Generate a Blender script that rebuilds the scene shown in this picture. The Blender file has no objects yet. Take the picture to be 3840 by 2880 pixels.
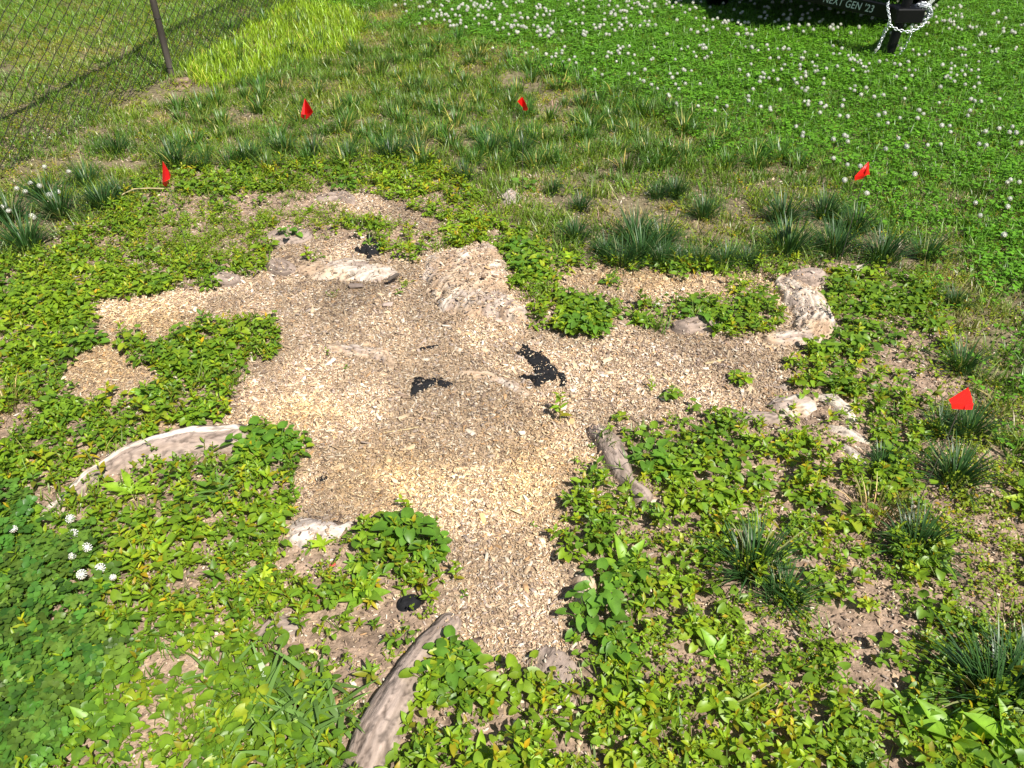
import bpy, math
import numpy as np
from mathutils import Vector

rng = np.random.default_rng(11)
# ------------------------------------------------------------------ camera, sky, sun, exposure
SC = bpy.context.scene
COL = SC.collection
H0, TH, FPX = 1.6, math.radians(36.4), 2900.0
SN, CS = math.sin(TH), math.cos(TH)
cam = bpy.data.cameras.new('camera')
cam.sensor_width = 36.0
cam.lens = FPX / 3840 * 36
cam.clip_start, cam.clip_end = 0.02, 1000
camo = bpy.data.objects.new('camera', cam)
COL.objects.link(camo)
camo.location = (0, 0, H0)
camo.rotation_euler = (math.pi / 2 - TH, 0, 0)
SC.camera = camo
SUNV = Vector((0.475, -0.60, 1.0)).normalized()
w = bpy.data.worlds.new('World')
SC.world = w
w.use_nodes = True
sky = w.node_tree.nodes.new('ShaderNodeTexSky')
sky.sky_type = 'NISHITA'
sky.sun_disc = False
sky.sun_elevation = math.asin(SUNV.z)
sky.sun_rotation = math.atan2(SUNV.x, SUNV.y)
bg = w.node_tree.nodes['Background']
bg.inputs[1].default_value = 0.06
w.node_tree.links.new(sky.outputs[0], bg.inputs[0])
sl = bpy.data.lights.new('sun', 'SUN')
sl.energy = 5.0
sl.angle = math.radians(0.5)
sl.color = (1.0, 0.955, 0.88)
so = bpy.data.objects.new('sun', sl)
COL.objects.link(so)
so.rotation_euler = SUNV.to_track_quat('Z', 'Y').to_euler()
so.location = (4, -5, 9)
SC.view_settings.view_transform = 'Standard'
SC.view_settings.look = 'None'
SC.view_settings.exposure = 0.55
SC.view_settings.gamma = 1
SC.cycles.max_bounces = 6
SC.cycles.diffuse_bounces = 3
SC.cycles.glossy_bounces = 2
SC.cycles.transmission_bounces = 3
SC.cycles.caustics_reflective = False
SC.cycles.caustics_refractive = False

# ------------------------------------------------------------------ projection helpers (D = 2212-wide picture units)
K = 3840 / 2212.0
def d2g(u, v, z=0.0):
    """ground point under a picture point"""
    u = np.asarray(u, float) * K; v = np.asarray(v, float) * K
    cx, cy = (u - 1920) / FPX, (1440 - v) / FPX
    t = (H0 - z) / (SN - cy * CS)
    return cx * t, (CS + cy * SN) * t
def g2d(x, y, z=0.0):
    d = y * CS + (H0 - z) * SN
    up = y * SN - (H0 - z) * CS
    d = np.maximum(d, .05)
    return (1920 + FPX * x / d) / K, (1440 - FPX * up / d) / K

# ------------------------------------------------------------------ noise
_h = np.random.default_rng(5).random((256, 256)).astype(np.float32)
def vn(x, y, s=1.0, o=0):
    x = np.asarray(x, float) * s + 37.7 * o + 500; y = np.asarray(y, float) * s + 91.3 * o + 500
    xi, yi = np.floor(x).astype(int), np.floor(y).astype(int)
    fx, fy = x - xi, y - yi
    fx = fx * fx * (3 - 2 * fx); fy = fy * fy * (3 - 2 * fy)
    a = _h[xi & 255, yi & 255]; b = _h[(xi + 1) & 255, yi & 255]
    c = _h[xi & 255, (yi + 1) & 255]; d = _h[(xi + 1) & 255, (yi + 1) & 255]
    return (a * (1 - fx) + b * fx) * (1 - fy) + (c * (1 - fx) + d * fx) * fy
def fbm(x, y, s=1.0, o=0, n=4):
    r = 0; a = 1; t = 0
    for i in range(n):
        r = r + a * vn(x, y, s * 2 ** i, o + i * 3); t += a; a *= .5
    return r / t
def sst(a, b, x):
    t = np.clip((x - a) / (b - a), 0, 1); return t * t * (3 - 2 * t)

def inpoly(px, py, poly):
    inside = np.zeros(np.shape(px), bool)
    n = len(poly)
    for i in range(n):
        x1, y1 = poly[i]; x2, y2 = poly[(i + 1) % n]
        if y1 == y2: continue
        c = ((y1 > py) != (y2 > py)) & (px < (x2 - x1) * (py - y1) / (y2 - y1) + x1)
        inside ^= c
    return inside
def segdist(px, py, a, b):
    dx, dy = b[0] - a[0], b[1] - a[1]
    t = np.clip(((px - a[0]) * dx + (py - a[1]) * dy) / (dx * dx + dy * dy + 1e-12), 0, 1)
    qx, qy = px - a[0] - t * dx, py - a[1] - t * dy
    return np.hypot(qx, qy), t, np.sign(dx * qy - dy * qx)

# ------------------------------------------------------------------ regions of the plot
MULCH = [
 [(195,662),(330,655),(455,638),(480,605),(560,610),(592,570),(583,515),(640,503),(690,525),(775,540),(850,575),(930,572),
  (1040,548),(1095,575),(1112,650),(1140,690),(1155,722),(1290,748),(1330,712),(1400,735),(1500,712),(1560,745),(1630,745),
  (1700,700),(1660,640),(1690,605),(1750,600),(1795,700),(1788,765),(1700,795),(1690,870),(1640,915),(1560,905),(1450,912),(1400,955),
  (1335,915),(1300,965),(1290,1015),(1235,1045),(1225,1100),(1205,1160),(1205,1220),(1235,1265),(1225,1330),(1240,1400),(1250,1500),
  (1150,1475),(1050,1440),(980,1390),(945,1355),(960,1290),(945,1235),(965,1180),(905,1120),(830,1130),(760,1165),(640,1195),(635,1120),
  (650,1050),(640,1000),(665,962),(625,940),(500,925),(478,905),(530,868),(522,805),(590,765),(615,725),(545,705),(450,705),(400,735),
  (340,750),(280,745),(255,755),(320,800),(345,815),(290,860),(240,880),(130,872),(130,825),(150,795),(225,745),(190,700)],
 [(1190,605),(1290,597),(1560,605),(1650,600),(1690,625),(1610,655),(1500,665),(1420,700),(1350,690),(1290,670),(1200,650)],
 [(690,432),(760,432),(860,452),(935,492),(955,545),(930,570),(870,515),(790,492),(740,462)],
 [(1085,395),(1140,378),(1180,420),(1150,455),(1095,470)],
]
CLUMPS = [(1130,545,62,75),(1180,620,40,35),(1240,705,75,38),(1440,690,62,22),(1525,690,60,30),(1620,655,55,40),(1640,715,40,22),
 (860,535,70,34),(985,548,28,14),(665,572,38,12),(560,745,50,45),(1330,628,18,10),(1265,690,50,25),(1460,612,15,8),
 (720,660,6,5),(862,632,14,8),(1455,860,28,14),(1580,835,28,14),(1410,845,10,8)]
SPARSE = [
 [(1060,385),(1330,400),(1320,480),(1230,560),(1200,600),(1190,500),(1060,500)],
 [(1430,470),(1660,470),(1660,545),(1430,545)],
 [(1310,905),(1560,905),(1480,960),(1400,1060),(1370,1110),(1290,1060)],
 [(600,1330),(960,1300),(960,1380),(870,1560),(800,1659),(760,1659),(740,1450),(560,1430)],
 [(1800,1060),(1940,1080),(1930,1230),(1830,1180)],
 [(1790,1310),(1960,1340),(2000,1480),(1900,1560),(1830,1420)],
 [(1210,1210),(1340,1240),(1300,1300),(1240,1350),(1290,1500),(1240,1540)],
 [(1860,690),(2030,720),(2040,880),(1900,850)],
 [(1640,930),(1760,860),(1900,960),(1880,1040),(1800,1000),(1700,930)],
 [(600,1140),(770,1140),(760,1260),(600,1240)],
 [(1870,1500),(1930,1520),(1930,1659),(1850,1659)],
 [(1530,1200),(1640,1330),(1560,1300)],
 [(590,500),(800,500),(800,545),(590,600)],
 [(90,1080),(240,960),(500,905),(500,990),(400,1010),(240,1060),(120,1110)],
 [(300,430),(760,415),(700,470),(380,480)],
 [(1690,590),(1800,570),(1890,575),(1790,600),(1790,760),(1690,790)],
]
def jit(u, v, a=10):
    x, y = u * .01, v * .015
    return (u + (fbm(x, y, 2.2, 1) - .5) * a * 4, v + (fbm(x, y, 2.2, 9) - .5) * a * 3)
def in_mulch(u, v):
    uu, vv = jit(u, v)
    m = np.zeros(np.shape(u), bool)
    for p in MULCH: m |= inpoly(uu, vv, p)
    for cu, cv, a, b in CLUMPS:
        m &= ~(((uu - cu) / a) ** 2 + ((vv - cv) / b) ** 2 < 1)
    return m
def in_sparse(u, v):
    uu, vv = jit(u, v, 12)
    m = np.zeros(np.shape(u), bool)
    for p in SPARSE: m |= inpoly(uu, vv, p)
    return m
WB_U = [-900, 0, 60, 200, 300, 450, 900, 1000, 1060, 1190, 1500, 1640, 1900, 2030, 2100, 2212, 2600]
WB_V = [620, 575, 560, 480, 400, 365, 352, 392, 480, 575, 585, 575, 575, 640, 900, 1050, 1300]
def turf_amt(u, v):
    """1 = lawn, 0 = weeds"""
    uu, vv = jit(u, v, 14)
    b = np.interp(uu, WB_U, WB_V)
    return vv < b
# ------------------------------------------------------------------ ground height and raised features
FEATS = []
def gz(x, y):
    u, v = g2d(x, y)
    z = (fbm(x, y, 1.3, 20, 3) - .5) * .05 + (fbm(x, y, 9, 30, 3) - .5) * .012
    z = z + .045 * np.exp(-(((x + .15) / 1.0) ** 2 + ((y - 3.1) / 1.1) ** 2))
    return z
def surf(x, y):
    z = gz(x, y)
    for bb, fn in FEATS:
        m = (x > bb[0]) & (x < bb[1]) & (y > bb[2]) & (y < bb[3])
        if m.any():
            hh = fn(x[m], y[m])[0]
            zz = z[m]; z[m] = zz + np.maximum(hh, 0)
    return z

# ------------------------------------------------------------------ mesh and material helpers
def new_mesh(name, V, F, C=None, smooth=True, mats=(), A=None):
    V = np.asarray(V, np.float32); F = np.asarray(F, np.int32)
    me = bpy.data.meshes.new(name)
    n = F.shape[1]
    me.vertices.add(len(V)); me.vertices.foreach_set('co', V.ravel())
    me.loops.add(F.size); me.loops.foreach_set('vertex_index', F.ravel())
    me.polygons.add(len(F)); me.polygons.foreach_set('loop_start', np.arange(0, F.size, n, dtype=np.int32))
    if smooth: me.polygons.foreach_set('use_smooth', np.ones(len(F), bool))
    if C is not None:
        a = me.color_attributes.new('Col', 'FLOAT_COLOR', 'POINT')
        a.data.foreach_set('color', np.hstack([C, np.ones((len(C), 1))]).astype(np.float32).ravel())
    if A is not None:
        a = me.attributes.new('Grain', 'FLOAT_VECTOR', 'POINT')
        a.data.foreach_set('vector', np.asarray(A, np.float32).ravel())
    me.update(calc_edges=True)
    for m in mats: me.materials.append(m)
    return me
def tag(o, label=None, cat=None, group=None, kind=None):
    if label: o['label'] = label
    if cat: o['category'] = cat
    if group: o['group'] = group
    if kind: o['kind'] = kind
    return o
def link(name, me, parent=None, loc=None):
    o = bpy.data.objects.new(name, me); COL.objects.link(o)
    if parent is not None: o.parent = parent
    if loc is not None: o.location = loc
    return o

def mat(name, base=(.5, .5, .5), rough=.7, attr=None, spec=.3, trans=0.0, metal=0.0, vary=0.0, vscale=40, bump=0.0, bscale=200, stretch=None, transcol=1.0):
    m = bpy.data.materials.new(name); m.use_nodes = True
    nt = m.node_tree; N = nt.nodes; L = nt.links
    b = N['Principled BSDF']; out = N['Material Output']
    b.inputs['Roughness'].default_value = rough
    b.inputs['Specular IOR Level'].default_value = spec
    b.inputs['Metallic'].default_value = metal
    if attr:
        a = N.new('ShaderNodeAttribute'); a.attribute_name = attr; col = a.outputs['Color']
    else:
        a = N.new('ShaderNodeRGB'); a.outputs[0].default_value = (*base, 1); col = a.outputs[0]
    tc = N.new('ShaderNodeTexCoord'); vec = tc.outputs['Object']
    if stretch == 'Grain':
        ga = N.new('ShaderNodeAttribute'); ga.attribute_name = 'Grain'; vec = ga.outputs['Vector']
    elif stretch:
        mp = N.new('ShaderNodeMapping'); mp.inputs['Scale'].default_value = stretch
        L.new(vec, mp.inputs[0]); vec = mp.outputs[0]
    if vary:
        nz = N.new('ShaderNodeTexNoise'); nz.inputs['Scale'].default_value = vscale; nz.inputs['Detail'].default_value = 5
        L.new(vec, nz.inputs['Vector'])
        mr = N.new('ShaderNodeMapRange'); mr.inputs[1].default_value = .3; mr.inputs[2].default_value = .7
        mr.inputs[3].default_value = 1 - vary; mr.inputs[4].default_value = 1 + vary
        L.new(nz.outputs[0], mr.inputs[0])
        vm = N.new('ShaderNodeVectorMath'); vm.operation = 'SCALE'
        L.new(col, vm.inputs[0]); L.new(mr.outputs[0], vm.inputs['Scale']); col = vm.outputs[0]
    L.new(col, b.inputs['Base Color'])
    if bump:
        n2 = N.new('ShaderNodeTexNoise'); n2.inputs['Scale'].default_value = bscale; n2.inputs['Detail'].default_value = 6
        L.new(vec, n2.inputs['Vector'])
        bp = N.new('ShaderNodeBump'); bp.inputs['Strength'].default_value = 1; bp.inputs['Distance'].default_value = bump
        L.new(n2.outputs[0], bp.inputs['Height']); L.new(bp.outputs[0], b.inputs['Normal'])
    if trans:
        tr = N.new('ShaderNodeBsdfTranslucent')
        vm = N.new('ShaderNodeVectorMath'); vm.operation = 'MULTIPLY'; vm.inputs[1].default_value = (1.5 * transcol, 1.35 * transcol, .5 * transcol)
        L.new(col, vm.inputs[0]); L.new(vm.outputs[0], tr.inputs[0])
        mx = N.new('ShaderNodeMixShader'); mx.inputs[0].default_value = trans
        L.new(b.outputs[0], mx.inputs[1]); L.new(tr.outputs[0], mx.inputs[2]); L.new(mx.outputs[0], out.inputs[0])
    return m
M_LEAF = mat('leaf', attr='Col', rough=.42, spec=.45, trans=.32, vary=.18, vscale=60)
M_GRASS = mat('grass_blade', attr='Col', rough=.4, spec=.5, trans=.25)
M_CHIP = mat('wood_chip', attr='Col', rough=.8, spec=.15, vary=.2, vscale=300)
M_PETAL = mat('petal', attr='Col', rough=.7, spec=.1)
M_WOOD = mat('weathered_wood', attr='Col', rough=.85, spec=.1, vary=.28, vscale=90, bump=.003, bscale=160, stretch='Grain')

# ------------------------------------------------------------------ templates
def leafT(L, W, rows=4, prof='ovate', fold=.3, rise=.25, droop=.6, twist=0.0):
    t = np.linspace(0, 1, rows)
    if prof == 'ovate': wv = np.sin(np.pi * np.clip(t, 0, 1) ** .75) ** .8
    elif prof == 'lance': wv = np.sin(np.pi * t ** .85) ** 1.0
    elif prof == 'heart': wv = np.sqrt(np.clip(1 - t ** 1.6, 0, 1)) * np.where(t < .01, .72, 1)
    elif prof == 'round': wv = np.sqrt(np.clip(1 - (2 * t - 1) ** 2, 0, 1))
    wv = np.maximum(wv, .04) * W / 2
    y = t * L; z = L * (rise * t - droop * t * t * .5)
    V = []
    for i in range(rows):
        back = -.18 * L if (prof == 'heart' and i == 0) else 0
        V += [(-wv[i], y[i] + back, z[i] + fold * wv[i]), (0, y[i], z[i]), (wv[i], y[i] + back, z[i] + fold * wv[i])]
    F = []
    for i in range(rows - 1):
        a = 3 * i
        F += [(a, a + 1, a + 4, a + 3), (a + 1, a + 2, a + 5, a + 4)]
    V = np.array(V, float)
    C = np.ones((len(V), 3)); C[1::3] *= 1.12
    return V, np.array(F), C
def stemT(p0, p1, r=.0012, col=(.9, .8, .6)):
    p0, p1 = np.array(p0, float), np.array(p1, float)
    d = p1 - p0; d /= np.linalg.norm(d) + 1e-9
    a = np.cross(d, (0.3, .8, .1)); a /= np.linalg.norm(a); b = np.cross(d, a)
    V = []
    for p in (p0, p1):
        for k in range(3):
            an = k * 2.094
            V.append(p + r * (math.cos(an) * a + math.sin(an) * b))
    F = [(k, (k + 1) % 3, 3 + (k + 1) % 3, 3 + k) for k in range(3)]
    return np.array(V), np.array(F), np.tile(np.array(col, float), (6, 1))
def xf(T, yaw=0, pitch=0, roll=0, loc=(0, 0, 0), s=1.0, c=None):
    V, F, C = T
    cy, sy = math.cos(yaw), math.sin(yaw); cp, sp = math.cos(pitch), math.sin(pitch); cr, sr = math.cos(roll), math.sin(roll)
    Ry = np.array([[cr, 0, sr], [0, 1, 0], [-sr, 0, cr]])
    Rx = np.array([[1, 0, 0], [0, cp, -sp], [0, sp, cp]])
    Rz = np.array([[cy, -sy, 0], [sy, cy, 0], [0, 0, 1]])
    V = (V * s) @ (Rz @ Rx @ Ry).T + np.array(loc)
    return V, F, C * (np.array(c) if c is not None else 1)
def join(parts):
    V, F, C, o = [], [], [], 0
    for v, f, c in parts:
        V.append(v); F.append(f + o); C.append(c); o += len(v)
    return np.vstack(V), np.vstack(F), np.vstack(C)
R = lambda a, b: float(rng.uniform(a, b))

def T_smart(n=9, h=.06, L=.036, W=.016, red=.3):
    P = []
    lean = R(0, .5); la = R(0, 6.28)
    top = np.array([math.cos(la) * lean * h, math.sin(la) * lean * h, h])
    P.append(stemT((0, 0, 0), top, .0012, (1.3, .7, .6)))
    ang = R(0, 6.28)
    for i in range(n):
        t = .25 + .75 * i / (n - 1)
        ang += 2.4 + R(-.3, .3)
        sz = (1.0 - .45 * max(0, t - .6) / .4) * R(.75, 1.15)
        lf = leafT(L * sz, W * sz * R(.85, 1.15), 5, 'ovate' if R(0, 1) < .6 else 'lance', R(.15, .5), R(.1, .5), R(.2, .9))
        c = np.array([1, 1, 1.0]) * R(.8, 1.15)
        if t > .8: c = c * np.array([1.3, 1.08, .6])
        if R(0, 1) < red * .3: c = c * np.array([1.4, .8, .8])
        P.append(xf(lf, ang, R(-.15, .55) + .5 * (t > .85), R(-.3, .3), top * t, 1, c))
    return join(P)
def T_violet(n=7, r=.045, L=.045):
    P = []
    for i in range(n):
        a = i * 2.4 + R(-.4, .4); rr = r * (.25 + .75 * i / n) * R(.8, 1.2); h = R(.03, .075) * (L / .045)
        p = (math.cos(a) * rr, math.sin(a) * rr, h)
        P.append(stemT((0, 0, 0), p, .0011, (1, 1, .8)))
        sz = R(.65, 1.1)
        P.append(xf(leafT(L * sz, L * sz * .95, 6, 'heart', R(.15, .6), .05, R(.1, .8)), a - math.pi / 2 + R(-.5, .5), R(-.4, .25), R(-.3, .3), p, 1,
                    np.ones(3) * R(.8, 1.2)))
    return join(P)
def T_rosette(n=9, L=.09, W=.03):
    P = []
    for i in range(n):
        a = i * 2.4 + R(-.3, .3); sz = R(.7, 1.1)
        P.append(xf(leafT(L * sz, W * sz * R(.8, 1.2), 7, 'lance', R(.2, .5), .2, R(.4, 1.0)), a, R(.15, .8), R(-.3, .3), (0, 0, .004), 1, np.ones(3) * R(.85, 1.15)))
    return join(P)
def T_small(n=14, r=.03, L=.010, h=.03, red=.1):
    P = []
    for k in range(3):
        a = R(0, 6.28); tip = np.array([math.cos(a) * r * R(.5, 1.2), math.sin(a) * r * R(.5, 1.2), h * R(.5, 1.2)])
        P.append(stemT((0, 0, 0), tip, .0007, (1.1, 1, .7)))
        m = n // 3
        for i in range(m):
            t = (i + 1) / m
            P.append(xf(leafT(L * R(.7, 1.2), L * .65, 3, 'round', .2, .1, .3), R(0, 6.28), R(-.3, .5), R(-.4, .4), tip * t, 1,
                        np.ones(3) * R(.75, 1.25) * (np.array([1.6, .8, .8]) if R(0, 1) < red else 1)))
    return join(P)
def T_clover(n=5, r=.03, L=.013, h=.05):
    P = []
    for k in range(n):
        a = R(0, 6.28); rr = r * R(.1, 1.1)
        p = np.array([math.cos(a) * rr, math.sin(a) * rr, h * R(.65, 1.15)])
        P.append(stemT((p[0] * .4, p[1] * .4, 0), p, .0007, (1, 1, .8)))
        a0 = R(0, 6.28); c = np.ones(3) * R(.8, 1.2); px, py = R(-.25, .25), R(-.25, .25); sz = R(.75, 1.2)
        for j in range(3):
            P.append(xf(leafT(L * sz, L * sz * 1.02, 4, 'round', R(.1, .35), .05, .25), a0 + j * 2.094, px * math.cos(a0 + j * 2.1) + .05, py, p, 1, c))
    return join(P)
def blade(L, W, bend, rows=4, azi=0, lean=.2, base=(0, 0, 0), c=None, cup=.0):
    t = np.linspace(0, 1, rows)
    an = lean + bend * t
    ds = L / (rows - 1)
    y = np.concatenate([[0], np.cumsum(np.sin(an[:-1]) * ds)]); z = np.concatenate([[0], np.cumsum(np.cos(an[:-1]) * ds)])
    wv = W / 2 * np.clip((1 - t ** 2.2), .06, 1)
    V = np.zeros((rows * 2, 3)); V[0::2, 0] = -wv; V[1::2, 0] = wv
    V[0::2, 1] = y; V[1::2, 1] = y; V[0::2, 2] = z; V[1::2, 2] = z
    F = np.array([(2 * i, 2 * i + 1, 2 * i + 3, 2 * i + 2) for i in range(rows - 1)])
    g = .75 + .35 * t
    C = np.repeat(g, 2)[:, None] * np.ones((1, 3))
    return xf((V, F, C), azi, 0, 0, base, 1, c)
def T_tuft(n=70, r=.035, L=.16, W=.0032, spread=.75):
    P = []
    for i in range(n):
        a = R(0, 6.28); q = math.sqrt(R(0, 1)); rr = r * q
        ln = R(.02, spread) * (.35 + .65 * q)
        fb = rng.random()
        c = np.array([1, 1, 1.]) * R(.7, 1.3)
        if fb < .07: c = np.array([7., 3., 5.])
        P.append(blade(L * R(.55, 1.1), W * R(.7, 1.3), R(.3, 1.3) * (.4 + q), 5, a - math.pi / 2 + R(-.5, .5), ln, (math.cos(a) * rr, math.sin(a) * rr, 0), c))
    return join(P)
def T_turf(n=12, r=.03, L=.06, W=.003, spread=.6, dry=.1, rows=4):
    P = []
    for i in range(n):
        a = R(0, 6.28); rr = r * math.sqrt(R(0, 1))
        c = np.ones(3) * R(.65, 1.35)
        if R(0, 1) < dry: c = np.array([2.8, 1.7, 6.0]) * R(.7, 1.1)
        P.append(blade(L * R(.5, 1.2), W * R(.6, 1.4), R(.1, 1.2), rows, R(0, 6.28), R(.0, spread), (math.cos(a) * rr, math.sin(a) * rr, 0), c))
    return join(P)

def scatter(name, temps, x, y, scale, color, m, label=None, tilt=.15, zoff=0., smooth=True, kind='stuff', flat=None):
    n = len(x)
    z = surf(x, y) + zoff
    ti = rng.integers(0, len(temps), n)
    VV, FF, CC, o = [], [], [], 0
    scale = np.broadcast_to(scale, (n,)); color = np.broadcast_to(color, (n, 3))
    for k, (V, F, C) in enumerate(temps):
        s = np.where(ti == k)[0]
        if not len(s): continue
        a = rng.uniform(0, 2 * np.pi, len(s)); tx = rng.normal(0, tilt, len(s)); ty = rng.normal(0, tilt, len(s))
        v = V[None] * scale[s][:, None, None]
        ca, sa = np.cos(a)[:, None], np.sin(a)[:, None]
        X = v[..., 0] * ca - v[..., 1] * sa; Y = v[..., 0] * sa + v[..., 1] * ca; Z = v[..., 2]
        X2 = X + Z * tx[:, None]; Y2 = Y + Z * ty[:, None]; Z2 = Z - X * tx[:, None] * (.6 if flat is None else flat) - Y * ty[:, None] * (.6 if flat is None else flat)
        P = np.stack([X2 + x[s][:, None], Y2 + y[s][:, None], Z2 + z[s][:, None]], -1)
        VV.append(P.reshape(-1, 3).astype(np.float32))
        CC.append((C[None] * color[s][:, None, :]).reshape(-1, 3).astype(np.float32))
        FF.append((F[None] + (np.arange(len(s)) * len(V))[:, None, None] + o).reshape(-1, 4))
        o += len(V) * len(s)
    if not VV: return None
    me = new_mesh(name, np.vstack(VV), np.vstack(FF), np.clip(np.vstack(CC), 0, .95), smooth, [m])
    ob = link(name, me)
    tag(ob, label, None, None, kind)
    return ob
def sample(n, x0=-3.4, x1=3.6, y0=.45, y1=5.5):
    return rng.uniform(x0, x1, n), rng.uniform(y0, y1, n)
def vis(x, y, mu=260, mv=200):
    u, v = g2d(x, y); return (u > -mu) & (u < 2212 + mu) & (v > -mv) & (v < 1659 + mv)
def mixc(a, b, t):
    t = np.asarray(t)[:, None]; return np.array(a) * (1 - t) + np.array(b) * t

# ------------------------------------------------------------------ raised wood: roots, stump remains (height patches that dip under the soil)
def polyline_fn(pts, ws, kz, ridge, seed, cut0=False, cut1=False):
    P = np.array([d2g(u, v) for u, v in pts]); W = np.array(ws) * 1.15
    seg = np.hypot(*np.diff(P, axis=0).T); S = np.concatenate([[0], np.cumsum(seg)])
    def fn(x, y):
        best = np.full(x.shape, 9.); wv = np.zeros(x.shape); sv = np.zeros(x.shape); sd = np.zeros(x.shape)
        for i in range(len(P) - 1):
            d, t, sg = segdist(x, y, P[i], P[i + 1])
            m = d < best
            best = np.where(m, d, best); wv = np.where(m, W[i] + (W[i + 1] - W[i]) * t, wv)
            sv = np.where(m, S[i] + seg[i] * t, sv); sd = np.where(m, sg * d, sd)
        wv = wv * (.85 + .3 * vn(sv, sv * 0, 14, seed))
        q = best / wv
        h = kz * wv * np.sqrt(np.clip(1 - q * q, 0, 1)) - np.maximum(q - 1, 0) * wv * 1.5
        g = fbm(sv * 6, sd / wv * 3, 1.6, seed, 4)
        crack = sst(.0, .09, np.abs(fbm(sv * 16, sd * 60, 1, seed + 4, 3) - .5))
        h = h + ridge * (g - .5) * 2 * (q < 1.1) - ridge * .8 * (1 - crack) * (q < 1)
        return h, sv, sd, g, crack, q
    M = W.max() * 1.35
    bb = (P[:, 0].min() - M, P[:, 0].max() + M, P[:, 1].min() - M, P[:, 1].max() + M)
    return bb, fn
def poly_fn(pts, Hh, edge, ridge, seed, tilt=(0, 0), dirn=None):
    P = np.array([d2g(u, v) for u, v in pts]); c = P.mean(0)
    ang = dirn if dirn is not None else 0.4
    ca, sa = math.cos(ang), math.sin(ang)
    def fn(x, y):
        d = np.full(x.shape, 9.)
        for i in range(len(P)):
            d = np.minimum(d, segdist(x, y, P[i], P[(i + 1) % len(P)])[0])
        ins = inpoly(x, y, [tuple(p) for p in P])
        sdv = np.where(ins, d, -d) + (fbm(x, y, 22, seed, 3) - .5) * edge * 1.2 + ((fbm(x, y, 130, seed, 2) - .5) * .012 if seed > 100 else 0)
        sx, sy = (x - c[0]) * ca + (y - c[1]) * sa, -(x - c[0]) * sa + (y - c[1]) * ca
        h = Hh * np.where(sdv > 0, 1 - np.exp(-sdv / edge * 1.6), sdv / edge * 1.2)
        h = h + (tilt[0] * (x - c[0]) + tilt[1] * (y - c[1])) * (sdv > 0)
        g = fbm(sx * 6, sy * 26, 1, seed, 4)
        crack = sst(.0, .07, np.abs(fbm(sx * 9, sy * 30, 1, seed + 4, 3) - .5))
        h = h + ridge * (g - .5) * 2 * (sdv > -edge * .3) - ridge * .7 * (1 - crack) * (sdv > 0)
        return h, sx, sy, g, crack, 1 - sdv / edge
    M = edge * 1.2 + .01
    bb = (P[:, 0].min() - M, P[:, 0].max() + M, P[:, 1].min() - M, P[:, 1].max() + M)
    return bb, fn
BARK = np.array([.29, .22, .175]); BARKD = np.array([.15, .10, .075]); WOODW = np.array([.66, .56, .46]); WOODO = np.array([.52, .33, .17]); PINK = np.array([.37, .29, .24])
def feature(name, label, cat, bf, paint='bark', res=.006, group=None, m=None, register=True):
    bb, fn = bf
    nx = int((bb[1] - bb[0]) / res) + 2; ny = int((bb[3] - bb[2]) / res) + 2
    X, Y = np.meshgrid(np.linspace(bb[0], bb[1], nx), np.linspace(bb[2], bb[3], ny))
    x, y = X.ravel(), Y.ravel()
    h, s, d, g, crack, q = fn(x, y)
    z = gz(x, y) + h
    keep = (h > -.012).reshape(ny, nx)
    kc = keep[:-1, :-1] | keep[1:, :-1] | keep[:-1, 1:] | keep[1:, 1:]
    idx = np.arange(nx * ny).reshape(ny, nx)
    F = np.stack([idx[:-1, :-1][kc], idx[:-1, 1:][kc], idx[1:, 1:][kc], idx[1:, :-1][kc]], 1)
    mot = sst(.4, .62, fbm(x, y, 14, 77, 4))[:, None]; g1 = sst(.3, .7, g)[:, None]
    if paint == 'bark': C = BARK * (1 - g1) + PINK * g1
    elif paint == 'wood': C = PINK * (1 - g1) + WOODW * g1; C = C * (1 - .5 * mot) + WOODO * .5 * mot
    elif paint == 'white': C = WOODW * 1.1 * (.7 + .35 * g1)
    elif paint == 'soil': C = np.array([.24, .17, .12]) * (.7 + .6 * g1)
    elif paint == 'stone': C = np.array([.5, .42, .36]) * (.75 + .45 * g1)
    elif paint == 'fabric': C = np.array([.011, .011, .012]) * (.8 + .6 * g1)
    elif paint == 'stripped':      # bark torn off along one flank, pale sapwood shows
        wq = np.clip(d / .042, -1, 1)
        band = (sst(-.15, .0, wq + (g - .5) * .35) * (1 - sst(.55, .75, wq + (g - .5) * .3)) * (s > .02) * sst(.78, .70, s))[:, None]
        edgeb = sst(.62, .85, wq)[:, None] * sst(.02, .1, s)[:, None]; C = (BARK * 1.15 * (1 - g1) + PINK * 1.1 * g1) * (1 - band) * (1 - .6 * edgeb) + WOODW * 1.32 * (.8 + .3 * g1) * band
    if paint not in ('fabric',):
        C = C * (.45 + .55 * crack[:, None])
    used = np.unique(F); remap = np.full(nx * ny, -1); remap[used] = np.arange(len(used))
    cx, cy = (bb[0] + bb[1]) / 2, (bb[2] + bb[3]) / 2
    V = np.stack([x - cx, y - cy, z], 1)[used]
    A = np.stack([s * .35, d, z], 1)[used]
    me = new_mesh(name, V, remap[F], np.clip(C, 0, .9)[used], True, [m or M_WOOD], A)
    o = link(name, me, None, (cx, cy, 0))
    tag(o, label, cat, group)
    if register: FEATS.append((bb, lambda xx, yy, f=fn: f(xx, yy)))
    return o

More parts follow.
